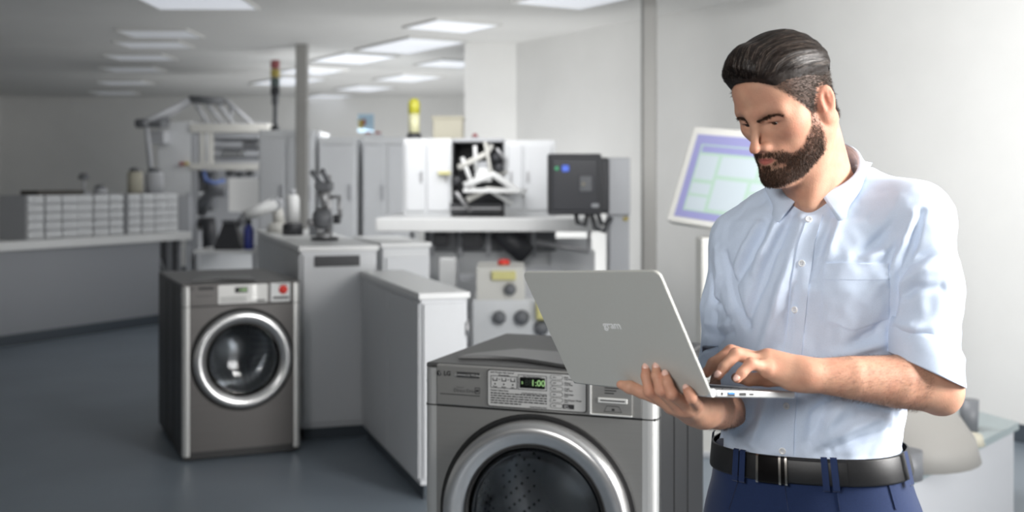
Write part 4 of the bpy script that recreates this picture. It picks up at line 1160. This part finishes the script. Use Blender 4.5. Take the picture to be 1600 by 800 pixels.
for x0, x1 in ((302, 326), (318, 350), (336, 366), (352, 396)): t.part('canopy_strut', MB().tube([W(x0, 156, d+.1), W(x1, 195, d+.15)], .025, 8), M_mach2)
t.part('canopy_post', MB().tube([W(361, 160, d+.2), W(361, 196, d+.2)], .025, 8), M_mach2)
t.part('cross_beam', MB().tube([W(214, 193, d-.6), W(262, 190, d-.3)], .05, 8), M_dgrey)
t.part('cross_post', MB().tube([W(228, 190, d-.6), W(240, 305, d+.1)], .03, 8), M_mach2)
fbox(t, 'valve_block', M_dgrey, 213, 252, 189, 198, d-.6, .3); fbox(t, 'valve_block', M_mach2, 226, 256, 204, 224, d-.3, .3)
for x, y0, y1 in ((308, 266, 300), (322, 268, 330), (352, 266, 276), (368, 268, 277), (384, 266, 276)): fbox(t, 'cylinder_unit', M_dgrey, x, x+10, y0, y1, d+.1, .2)
t.part('arm', MB().tube([W(312, 330, d+.1), W(330, 300, d), W(356, 300, d-.1)], [.09, .07, .06], 10), M_dgrey)
t.part('arm', MB().tube([W(310, 350, d+.1), W(326, 345, d), W(330, 395, d)], [.08, .08, .1], 10), M_blk)
t.part('hose', MB().tube([W(318, 268, d), W(322, 282, d-.1), W(336, 286, d-.1), W(350, 282, d)], .025, 8), mat('hose_blue', (96, 116, 170), .4))
fbox(t, 'red_switch', M_rlamp, 280, 286, 253, 259, d-.05, .06); fbox(t, 'yellow_switch', M_amber, 287, 293, 253, 258, d-.05, .06)
fbox(t, 'side_housing', M_mach2, 278, 297, 306, 372, d-.1, .3)

# small side table with a bottle, hopper and white panel
d = 11.6
t = Thing('side_table', 'low white side table in front of the tall framed machine', 'table', at_floor(352, d))
fbox(t, 'table_top', M_top_w, 302, 402, 391, 397, d, .6)
for x in (305, 394):
    for dy in (0, .5): fbox(t, 'leg', M_mach2, x, x+5, 396, 0, d+dy, .05, z0=0, bev=0)
zt = W(0, 391, d)[2]
c = W(389, 391, d+.14); c[2] = zt
t = Thing('bottle', 'dark blue bottle standing on the low side table', 'bottle', tuple(c))
t.part('body', MB().lathe([(0, 0), (.045, 0), (.05, .02), (.05, .20), (.02, .26), (0, .26)], 20, Matrix.Translation(Vector(c))), M_blue)
t.part('cap', MB().lathe([(0, .26), (.026, .26), (.024, .32), (0, .32)], 16, Matrix.Translation(Vector(c))), M_blk)
c = W(360, 391, d+.18); c[2] = zt
t = Thing('hopper', 'black tapered hopper standing beside the blue bottle', 'hopper', tuple(c))
q = MB().lathe([(0, 0), (.19, 0), (.19, .03), (.085, .27), (0, .27)], 4, Matrix.Translation(Vector(c))@RZ(PI/4), smooth=False)
t.part('body', q, M_blk)
t.part('rim', MB().lathe([(0, .27), (.10, .27), (.10, .30), (0, .30)], 4, Matrix.Translation(Vector(c))@RZ(PI/4), smooth=False), M_dgrey)
c = W(382, 391, d+.52); c[2] = zt
t = Thing('screen', 'square white screen panel on a stand behind the blue bottle', 'screen', tuple(c))
fbox(t, 'screen_panel', mat('panel_added_glow', (225, 225, 223), .5, emit=(225, 226, 226), estr=.22), 357, 411, 279, 331, d+.50, .04)  # panel given an added glow to brighten it in the dim back
fbox(t, 'stand', M_mach2, 379, 386, 330, 391, d+.51, .03, z0=zt); t.part('stand_foot', MB().box(c[0]-.12, c[0]+.12, d+.46, d+.59, zt, zt+.02), M_mach2)

# row of white machine cabinets behind the middle
d = 11.4
def cab(px0, px1, py, label, dd=0.0, doors=2, vents=True):
    t = Thing('machine_cabinet', label, 'cabinet', at_floor((px0+px1)/2, d+dd), 'tall white machine cabinets in the back row')
    z1 = W(0, py, d+dd)[2]; a = W(px0, 0, d+dd)[0]; b = W(px1, 0, d+dd)[0]
    t.part('body', MB().box(a, b, d+dd, d+dd+1.0, 0, z1, bev=.01), M_mach)
    w = (b-a)/doors
    for k in range(doors):
        dr_ = t.part('door', MB().box(a+k*w+.015, a+(k+1)*w-.015, d+dd-.02, d+dd, .75, z1-.08, bev=.006), M_panel_grey)
        t.part('handle', MB().box(a+(k+.86)*w-.012, a+(k+.86)*w+.012, d+dd-.04, d+dd-.02, 1.25, 1.4), M_mach2, dr_)
    return z1
zc1 = cab(404, 490, 203, 'white machine cabinet under the red and amber signal tower', 0, 2)
zc2 = cab(497, 556, 214, 'white machine cabinet in the back row under the coloured notice', .1, 1)
zc3 = cab(566, 640, 214, 'white machine cabinet in the back row left of the yellow beacon', .25, 2)
# signal tower
c = W(430, 195, d+.3); c[2] = zc1
t = Thing('signal_tower', 'slim signal tower with red and amber lamps on a dark pole', 'signal lamp', tuple(c))
V3 = lambda z: Vector((c[0], c[1], z))
ztop = W(0, 93, d+.3)[2]
t.part('pole', MB().cyl(V3(zc1), V3(ztop-.25), .022), M_dgrey); t.part('foot', MB().lathe([(0, 0), (.05, 0), (.05, .05), (0, .05)], 16, Matrix.Translation(V3(zc1))), M_blk)
for k, m in enumerate((M_rlamp, M_amber, M_green, M_blk)): t.part('lamp', MB().lathe([(0, 0), (.044, 0), (.046, .01), (.046, .073), (.04, .082), (0, .082)], 20, Matrix.Translation(V3(ztop-.09*(k+1)))), m)
t.part('collar', MB().cyl(V3(ztop-.46), V3(ztop-.36), .034), M_dgrey)
# notice on a stand
c = W(574, 214, d+.6); c[2] = zc3
t = Thing('notice_stand', 'small coloured notice in pale blue and yellow on top of a white cabinet', 'notice', tuple(c))
fbox(t, 'board', mat('notice_blue', (176, 204, 222), .6), 559, 584, 178, 207, d+.6, .02); fbox(t, 'yellow_mark', M_amber, 560, 567, 187, 201, d+.585, .016)
fbox(t, 'red_mark', M_rlamp, 567, 571, 186, 196, d+.585, .02); fbox(t, 'stand', M_mach, 569, 578, 206, 216, d+.62, .04, z0=zc3)
for px, lab in ((575, 'red stop button on the cabinet top, just beneath the notice'), (590, 'red stop button on the cabinet top, a little right of the first one')):
    c = W(px, 214, d+.30); c[2] = zc3
    t = Thing('stop_button', lab, 'button', tuple(c), 'red buttons on the white cabinet')
    t.part('base', MB().box(c[0]-.05, c[0]+.05, c[1]-.04, c[1]+.04, zc3, zc3+.03), M_mach); t.part('cap', MB().lathe([(0, .06), (.03, .055), (.038, .03), (0, .03)], 16, Matrix.Translation(Vector(c))), M_rlamp)

# the two floor standing white counters in the middle, both turned the same way
ca = math.radians(18.5)
def counter(A, w, dep, h, label, door, vent=False):
    t = Thing('counter_cabinet', label, 'cabinet', (A[0], A[1], 0)); Mx = MX(A[0], A[1], 0)@RZ(ca)
    t.part('carcass', MB().box(0, w, 0, dep, .07, h-.03, bev=.004, M=Mx), M_panel_grey)
    t.part('plinth', MB().box(.02, w-.02, .02, dep-.02, 0, .07, M=Mx), M_base)
    t.part('worktop', MB().box(-.012, w+.012, -.012, dep+.012, h-.03, h, bev=.004, M=Mx), M_top_w)
    n = max(1, int(round(dep/.55)))
    for k in range(n):
        p = t.part('side_panel', MB().box(-.008, 0, dep*k/n+.008, dep*(k+1)/n-.008, .10, h-.05, M=Mx), M_panel_grey)
    dr_ = t.part('door', MB().box(.012, w-.012, -.014, 0, .10, h-.05, bev=.003, M=Mx), M_panel_grey)
    for z in (.25, h-.2): t.part('hinge', MB().cyl(Mx@Vector((w-.004, -.012, z)), Mx@Vector((w-.004, -.012, z+.06)), .010, n=10), M_mtl, dr_)
    if vent:
        v = t.part('vent', MB().box(.075, w-.10, -.022, -.013, h-.115, h-.055, M=Mx), M_blk)
        for k in range(3): t.part('vent_slat', MB().box(.08, w-.105, -.026, -.020, h-.108+k*.018, h-.101+k*.018, M=Mx), M_blk, v)
    return Mx, t
C1, _ = counter((-1.18, 6.43), .43, 2.2, 1.09, 'white counter cabinet behind the far washing machine with a black vent', True, True)
C2, _ = counter((-.416, 5.24), .22, 1.34, .947, 'narrow white counter cabinet reaching back beside the near washing machine', True)
t = Thing('counter_cabinet', 'white equipment housing standing between the two counter cabinets', 'cabinet', tuple(C2@Vector((.1, 1.75, 0))))
t.part('body', MB().box(.17, .46, 1.62, 2.5, 0, 1.06, bev=.008, M=C2), M_mach); t.part('top_plate', MB().box(.16, .47, 1.61, 2.51, 1.06, 1.085, bev=.004, M=C2), M_top_w)
t.part('door', MB().box(.19, .44, 1.605, 1.62, .1, 1.0, bev=.004, M=C2), M_panel_grey)
t.part('latch', MB().box(.40, .43, 1.59, 1.605, .6, .68, M=C2), M_dgrey)

# things on the first counter: an instrument on a stand, a white cylinder, little blocks
def on_c1(x, y): return C1@Vector((x, y, 1.09))
p = on_c1(.235, .62)
t = Thing('microscope', 'standing inspection microscope with dark head on the white counter', 'microscope', tuple(p))
MP = Matrix.Translation(p)
t.part('base', MB().lathe([(0, .05), (.05, .045), (.055, 0), (0, 0)], 20, MP), M_mtl); t.part('base_ring', MB().lathe([(.055, .0), (.085, 0), (.085, .018), (.055, .02)], 20, MP, close=True), M_blk)
t.part('column', MB().cyl(p+Vector((.02, .02, .03)), p+Vector((.02, .02, .40)), .018), M_mtl)
t.part('body', MB().lathe([(0, -.05), (.045, -.05), (.06, -.02), (.06, .03), (.045, .06), (0, .06)], 20, Matrix.Translation(p+Vector((-.01, -.02, .13)))@RX(.3)), M_dgrey)
t.part('head', MB().box(-.05, .05, -.07, .05, .30, .36, bev=.012, M=MP), M_dgrey)
t.part('eyepiece', MB().tube([p+Vector((-.02, -.03, .35)), p+Vector((-.06, -.10, .42))], [.014, .017], 12), M_dgrey); t.part('eyepiece', MB().tube([p+Vector((.03, -.03, .35)), p+Vector((.0, -.10, .43))], [.014, .017], 12), M_dgrey)
t.part('objective', MB().tube([p+Vector((0, -.02, .31)), p+Vector((0, -.02, .20))], [.035, .018], 14), M_mtl)
t.part('arm', MB().tube([p+Vector((.02, .02, .26)), p+Vector((.09, -.01, .27)), p+Vector((.10, -.02, .14))], .014, 8), M_mtl)
t.part('knob', MB().cyl(p+Vector((.06, -.02, .13)), p+Vector((.10, -.02, .13)), .028), M_blk); t.part('knob', MB().cyl(p+Vector((-.10, -.02, .11)), p+Vector((-.06, -.02, .11)), .022), M_mtl)
p = on_c1(.14, 1.35)
t = Thing('vacuum_flask', 'upright white cylinder with a black foot on the counter', 'flask', tuple(p)); MP = Matrix.Translation(p)
t.part('body', MB().lathe([(0, .08), (.045, .08), (.045, .24), (.035, .27), (0, .27)], 20, MP), M_top_w); t.part('foot', MB().lathe([(0, 0), (.07, 0), (.07, .07), (.05, .08), (0, .08)], 20, MP), M_blk); t.part('cap', MB().lathe([(0, .27), (.02, .27), (.02, .31), (0, .31)], 14, MP), M_mach2)
p = on_c1(.31, 1.22)
t = Thing('instrument_block', 'small dark instrument block right of the white cylinder', 'instrument', tuple(p)); MP = Matrix.Translation(p)
t.part('housing', MB().box(-.07, .07, -.06, .06, 0, .09, bev=.008, M=MP), M_dgrey); t.part('top_part', MB().box(-.05, .05, -.04, .04, .09, .15, bev=.008, M=MP), M_mach2); t.part('dial', MB().lathe([(0, .012), (.025, .012), (.025, 0), (0, 0)], 16, MP@MX(0, -.06, .045)@RX(PI/2)), M_mtl)
p = on_c1(.10, 1.75)
t = Thing('robot_arm', 'small white jointed arm reaching over the far end of the counter', 'robot arm', tuple(p)); MP = Matrix.Translation(p)
t.part('base', MB().lathe([(0, 0), (.09, 0), (.085, .05), (.05, .07), (0, .07)], 20, MP), M_warm); t.part('lower_arm', MB().tube([p+Vector((0, 0, .06)), p+Vector((-.02, 0, .20))], [.045, .035], 12), M_warm)
t.part('upper_arm', MB().tube([p+Vector((-.02, -.02, .20)), p+Vector((-.22, -.1, .12))], [.05, .035], 12), M_top_w); t.part('gripper', MB().tube([p+Vector((-.22, -.1, .12)), p+Vector((-.27, -.12, .05))], [.03, .02], 8), M_dgrey); t.part('joint', MB().cyl(p+Vector((-.02, -.06, .20)), p+Vector((-.02, .05, .20)), .045), M_mach2)

# enclosed machine in the middle with a dark working chamber
d = 8.4
t = Thing('placement_machine', 'large white enclosed machine with a dark chamber full of white arms', 'machine', at_floor(745, d))
zs = W(0, 338, d)[2]
fbox(t, 'left_housing', M_mach, 630, 706, 216, 336, d, .9, z0=zs); fbox(t, 'right_housing', M_mach, 788, 868, 219, 334, d, .9, z0=zs)
for a in ((634, 663, 224, 330), (667, 702, 224, 330)):
    dd_ = fbox(t, 'door', M_panel_grey, *a, d-.02, .02); fbox(t, 'handle', M_mtl, a[1]-6, a[1]-3, 268, 284, d-.04, .02, dd_, bev=0)
for a in ((794, 816, 226, 328), (820, 862, 226, 328)):
    dd_ = fbox(t, 'door', M_panel_grey, *a, d-.02, .02); fbox(t, 'handle', M_mtl, a[0]+3, a[0]+6, 268, 284, d-.04, .02, dd_, bev=0)
fbox(t, 'chamber_back', M_blk, 704, 790, 218, 338, d+.5, .05); fbox(t, 'chamber_roof', M_mach2, 706.5, 787.5, 216, 222, d+.01, .85)
fbox(t, 'chamber_wall', M_blk, 704, 709, 220, 337, d+.02, .5); fbox(t, 'chamber_wall', M_dgrey, 785, 790, 220, 337, d+.02, .5)
fbox(t, 'chamber_sill', M_blk, 704, 784, 317, 335, d-.03, .4); fbox(t, 'sill_strip', M_mtl, 704, 784, 324, 327, d-.045, .02, bev=0)
for pts, r, m in (([(716, 262), (760, 240), (768, 228)], .03, M_warm), ([(725, 290), (770, 272), (820, 305)], .035, M_top_w), ([(730, 312), (762, 296), (806, 300)], .03, M_warm),
                  ([(742, 228), (744, 268)], .02, M_top_w), ([(758, 222), (768, 276), (792, 268)], .018, M_warm), ([(722, 246), (742, 300)], .022, M_top_w), ([(776, 232), (790, 250), (782, 280)], .016, M_mtl),
                  ([(712, 300), (735, 330)], .02, M_mtl), ([(770, 300), (800, 318)], .022, M_top_w)):
    t.part('linkage', MB().tube([W(x, y, d-.10+.05*k) for k, (x, y) in enumerate(pts)], r*.72, 8), m)
t.part('feed_tray', MB().prism([(W(726, 0, d)[0], d-.25), (W(812, 0, d)[0], d-.30), (W(824, 0, d)[0], d-.10), (W(742, 0, d)[0], d+.1)], W(0, 300, d)[2], W(0, 294, d)[2]), M_top_w)
fbox(t, 'carriage', M_top_w, 742, 768, 262, 284, d-.05, .2); fbox(t, 'carriage_cap', M_mach2, 746, 764, 252, 262, d-.05, .15)
for x, y in ((714, 282), (780, 262), (716, 306), (776, 246)): t.part('knob', MB().lathe([(0, .04), (.03, .035), (.04, 0), (0, 0)], 14, Matrix.Translation(Vector(W(x, y, d-.02)))@RX(PI/2)), M_blk)
fbox(t, 'side_tab', M_ylw2, 684, 704, 268, 273, d-.08, .06)
# table and base
zt0, zt1 = W(0, 362, d)[2], zs
t.part('worktop', MB().box(W(598, 0, d)[0], W(935, 0, d)[0], d-.45, d+.95, zt0+.02, zt1, bev=.008), M_top_w)
t.part('apron', MB().box(W(664, 0, d)[0], W(868, 0, d)[0], d-.05, d+.9, W(0, 392, d)[2], zt0+.02), M_dgrey)
fbox(t, 'base_frame', M_mach, 640, 930, 392, 0, d, .9, z0=0)
for x in (640, 672, 716, 760, 830): fbox(t, 'post', M_mach2, x, x+7, 356, 400, d-.06, .05, bev=0)
for k, a in enumerate(((676, 700, 366, 384), (722, 752, 364, 388), (790, 822, 366, 396))): fbox(t, 'drive_unit', M_blk, *a, d-.16, .2)
t.part('duct', MB().tube([W(778, 358, d-.2), W(800, 378, d-.2), W(824, 400, d-.2)], .08, 12), M_blk)
dr_ = fbox(t, 'base_door', M_panel_grey, 860, 925, 372, 520, d-.03, .02); fbox(t, 'handle', M_mtl, 866, 870, 420, 440, d-.05, .02, dr_, bev=0)
t.part('guard_rail', MB().tube([W(838, 378, d-.35), W(918, 392, d-.35), W(922, 352, d-.35)], .018, 8), M_mtl)
# beacon, box and red lamp on top
zb = W(0, 216, d)[2]
c = W(647, 212, d+.3); c[2] = zb
t = Thing('beacon', 'yellow topped warning beacon on the enclosed white machine', 'beacon', tuple(c)); MP = Matrix.Translation(Vector(c))
zz = W(0, 153, d+.3)[2]-zb
t.part('base', MB().lathe([(0, 0), (.055, 0), (.06, .02), (.045, .05), (0, .05)], 20, MP), M_blk); t.part('body', MB().lathe([(0, .05), (.042, .05), (.042, zz-.12), (0, zz-.12)], 20, MP), M_cream)
t.part('dome', MB().lathe([(0, zz-.12), (.044, zz-.12), (.044, zz-.04), (.03, zz-.01), (0, zz)], 20, MP), M_yel)
c = W(700, 212, d+.4); c[2] = zb
t = Thing('junction_box', 'beige box on top of the enclosed white machine', 'box', (c[0], c[1], zb))
fbox(t, 'housing', M_beige, 676, 723, 183, 217, d+.3, .25, z0=zb); fbox(t, 'lid', M_beige, 674, 725, 181, 186, d+.29, .27)
c = W(742, 212, d+.3); zr = zb
t = Thing('red_lamp', 'little red lamp on the roof over the dark chamber', 'lamp', (c[0], c[1], zr)); MP = Matrix.Translation(Vector((c[0], c[1], zr)))
t.part('socket', MB().lathe([(0, 0), (.03, 0), (.03, .02), (0, .02)], 14, MP), M_mach2); t.part('dome', MB().lathe([(0, .05), (.018, .04), (.024, .02), (0, .02)], 14, MP), M_rlamp)

# control terminal with black monitor
d = 7.5
t = Thing('control_terminal', 'black control monitor with small green and blue lights on a grey pedestal', 'control terminal', at_floor(965, d))
hs = fbox(t, 'monitor', M_blk, 856, 940, 240, 336, d-.10, .12, bev=.012)
t.part('monitor_back', MB().box(W(868, 0, d)[0], W(953, 0, d)[0], d+.02, d+.22, W(0, 334, d)[2], W(0, 246, d)[2], bev=.02), M_blk)
fbox(t, 'screen', mat('screen_black', (58, 59, 64), .3), 862, 934, 247, 329, d-.104, .006, hs)  # screen black lifted for the background haze too
fbox(t, 'green_light', mat('led_green', (80, 160, 120), .3, emit=(70, 170, 120), estr=.35), 867, 873, 260, 266, d-.109, .006, hs); fbox(t, 'blue_light', mat('led_blue', (90, 120, 210), .3, emit=(80, 110, 220), estr=.4), 878, 889, 258, 268, d-.109, .006, hs)
fbox(t, 'keypad', M_dgrey, 905, 926, 274, 300, d-.108, .005, hs); fbox(t, 'indicator', M_beige, 909, 914, 285, 290, d-.112, .005, hs); fbox(t, 'name_strip', M_mach2, 924, 936, 318, 324, d-.108, .005, hs)
mb_ = fbox(t, 'mount_box', M_mach2, 950, 985, 246, 336, d+.05, .3)
fbox(t, 'pedestal', M_mach2, 952, 984, 334, 0, d+.08, .25, z0=0); t.part('foot_plate', MB().box(W(940, 0, d)[0], W(996, 0, d)[0], d-.05, d+.4, 0, .02), M_dgrey)
t.part('bracket', MB().box(W(940, 0, d)[0], W(955, 0, d)[0], d+.08, d+.18, W(0, 318, d)[2], W(0, 262, d)[2]), M_dgrey)
for pts in ([(900, 334), (902, 348), (914, 352), (918, 334)], [(924, 334), (930, 356), (944, 362), (950, 342)], [(934, 334), (940, 350), (948, 348), (956, 340)]):
    t.part('cable', MB().tube([W(x, y, d) for x, y in pts], .015, 8), M_blk)
fbox(t, 'yellow_tag', M_amber, 974, 982, 339, 345, d+.06, .03)

# low filling unit in front of the enclosed machine
d = 7.3
t = Thing('filling_unit', 'low white filling unit with black knobs and a red button, behind the laptop', 'machine', at_floor(800, d))
fbox(t, 'base', M_mach, 738, 930, 468, 0, d, .7, z0=0); fbox(t, 'head', M_warm, 744, 820, 418, 470, d, .5); fbox(t, 'side_box', M_top_w, 686, 712, 404, 450, d+.5, .2)
fbox(t, 'rear_box', M_mach2, 815, 880, 424, 470, d+.2, .4)
t.part('button_base', MB().cyl(W(787, 420, d+.2), W(787, 413, d+.2), .035), M_ylw2); t.part('red_button', MB().lathe([(0, .035), (.034, .03), (.042, 0), (0, 0)], 16, Matrix.Translation(Vector(W(787, 413, d+.2)))), M_red)
fbox(t, 'yellow_block', M_ylw2, 768, 806, 424, 438, d-.03, .1); fbox(t, 'yellow_block', M_ylw2, 838, 862, 470, 500, d-.08, .1)
for x, y, r in ((780, 496, .045), (815, 496, .05), (797, 452, .04), (846, 512, .05)): t.part('knob', MB().lathe([(0, .05), (r*.8, .045), (r, 0), (0, 0)], 16, Matrix.Translation(Vector(W(x, y, d)))@RX(PI/2)), M_dgrey)
t.part('pipe', MB().tube([W(730, 500, d-.02), W(728, 540, d-.02)], .02, 8), M_mtl); t.part('side_mount', MB().box(W(712, 0, d)[0], W(742, 0, d)[0], d+.5, d+.6, W(0, 450, d)[2], W(0, 440, d)[2]), M_mach2)
t.part('stem', MB().box(W(694, 0, d)[0], W(704, 0, d)[0], d+.52, d+.6, 0, W(0, 446, d)[2]), M_mach2)

# touch screen kiosk behind the man's shoulder
BL, TL, BRr = W(1040, 345, 6.3), W(1083, 197, 6.38), W(1226, 374, 5.7)
u_ = nrm(BRr-BL); v_ = TL-BL; v_ = v_-u_*(v_@u_); vl = np.linalg.norm(v_); v_ = v_/vl; w_ = np.cross(u_, v_); ul = np.linalg.norm(BRr-BL)
KM = Matrix(np.stack([u_, v_, w_], 1).tolist()).to_4x4(); KM.translation = Vector(BL)
t = Thing('touch_kiosk', 'beige touch screen kiosk with a blue bordered screen by the right wall', 'kiosk', (BL[0]+.35, 6.2, 0))
bz = t.part('bezel', MB().box(0, ul, 0, vl, -.07, 0, bev=.012, M=KM), M_warm)
M_scrb = mat('screen_border', (138, 138, 180), .45, emit=(140, 142, 200), estr=.06); M_scrp = mat('screen_page', (176, 186, 192), .45, emit=(190, 200, 208), estr=.05); M_scrg = mat('screen_green', (160, 184, 170), .45, emit=(170, 206, 186), estr=.05)
sc_ = t.part('screen', MB().box(.05, ul-.05, .035, vl-.045, 0, .003, M=KM), M_scrb, bz)
x0, x1, y0, y1 = .10, ul-.10, .075, vl-.10
pg = MB().box(x0, x1, y0, y1, .003, .004, M=KM); pgo = t.part('screen_page', pg, M_scrg, bz)
for a, b, c_, e_ in ((.02, .24, .02, .22), (.02, .24, .26, .42), (.02, .24, .48, .84), (.28, .64, .06, .50), (.28, .70, .56, .84), (.68, .96, .06, .34), (.68, .96, .38, .50), (.74, .96, .56, .84), (.02, .96, .88, .98)):
    t.part('screen_tile', MB().box(x0+a*(x1-x0), x0+b*(x1-x0), y0+c_*(y1-y0), y0+e_*(y1-y0), .004, .0046, M=KM), M_scrp if c_ < .86 else M_scrb, bz)
p = KM@Vector((ul*.45, vl*.25, -.07))
t.part('pedestal', MB().box(p.x-.16, p.x+.34, p.y-.02, p.y+.18, 0, 1.155, bev=.01), M_warm); t.part('tilt_bracket', MB().box(p.x+.03, p.x+.13, p.y+.03, p.y+.10, 1.15, p.z+.04), M_mach2)
t.part('foot', MB().box(p.x-.22, p.x+.40, p.y-.05, p.y+.3, 0, .03, bev=.006), M_mach2)

# low platform machine at the lower right, behind the man
def on(px, py, z): d_ = (EYE-z)*FPX/(py-YH); q = W(px, py, d_); return Vector((q[0], q[1], z))
zp = .42
A1, A2, A3 = on(1380, 768, zp), on(1592, 660, zp), on(1492, 632, zp); A4 = A1+(A3-A2)
t = Thing('platform_machine', 'low grey machine with a glassy slanting deck at the lower right', 'machine', (A1.x+.3, A1.y+.4, 0))
cc = [(v.x, v.y) for v in (A1, A2, A3, A4)]
t.part('deck', MB().prism(cc, zp-.03, zp), mat('deck_glass_grey', (138, 150, 152), .3))
ctr = (A1+A2+A3+A4)/4
inn = [(ctr.x+(x-ctr.x)*.94, ctr.y+(y-ctr.y)*.94) for x, y in cc]
t.part('cabinet', MB().prism(inn, .0, zp-.03), M_mach2)
t.part('edge_rail', MB().tube([A1+Vector((0, 0, .01)), A1.lerp(A2, .62)+Vector((0, 0, .015))], .022, 8), M_dgrey)
hp0 = A1.lerp(A2, .30).lerp(A4.lerp(A3, .30), .45); hp0.z = zp
t.part('hood', MB().lathe([(0, .27), (.10, .25), (.20, .18), (.27, .08), (.29, 0), (0, 0)], 28, Matrix.Translation(hp0)), mat('hood_grey', (138, 136, 132), .6))
k0 = A1.lerp(A2, .74).lerp(A4.lerp(A3, .74), .30); k0.z = zp
t.part('post', MB().cyl(k0, k0+Vector((0, 0, .13)), .035, .04), M_dgrey)
t.part('clamp', MB().lathe([(0, .05), (.05, .04), (.06, 0), (0, 0)], 16, Matrix.Translation(A1.lerp(A2, .62).lerp(ctr, .12))), M_beige)
k1 = A1.lerp(A2, .08).lerp(A4.lerp(A3, .08), .25); k1.z = zp
t.part('motor', MB().cyl(k1, k1+Vector((0, 0, .22)), .06), M_blk); t.part('motor_cap', MB().cyl(k1+Vector((.09, -.02, 0)), k1+Vector((.09, -.02, .10)), .055), M_dgrey)
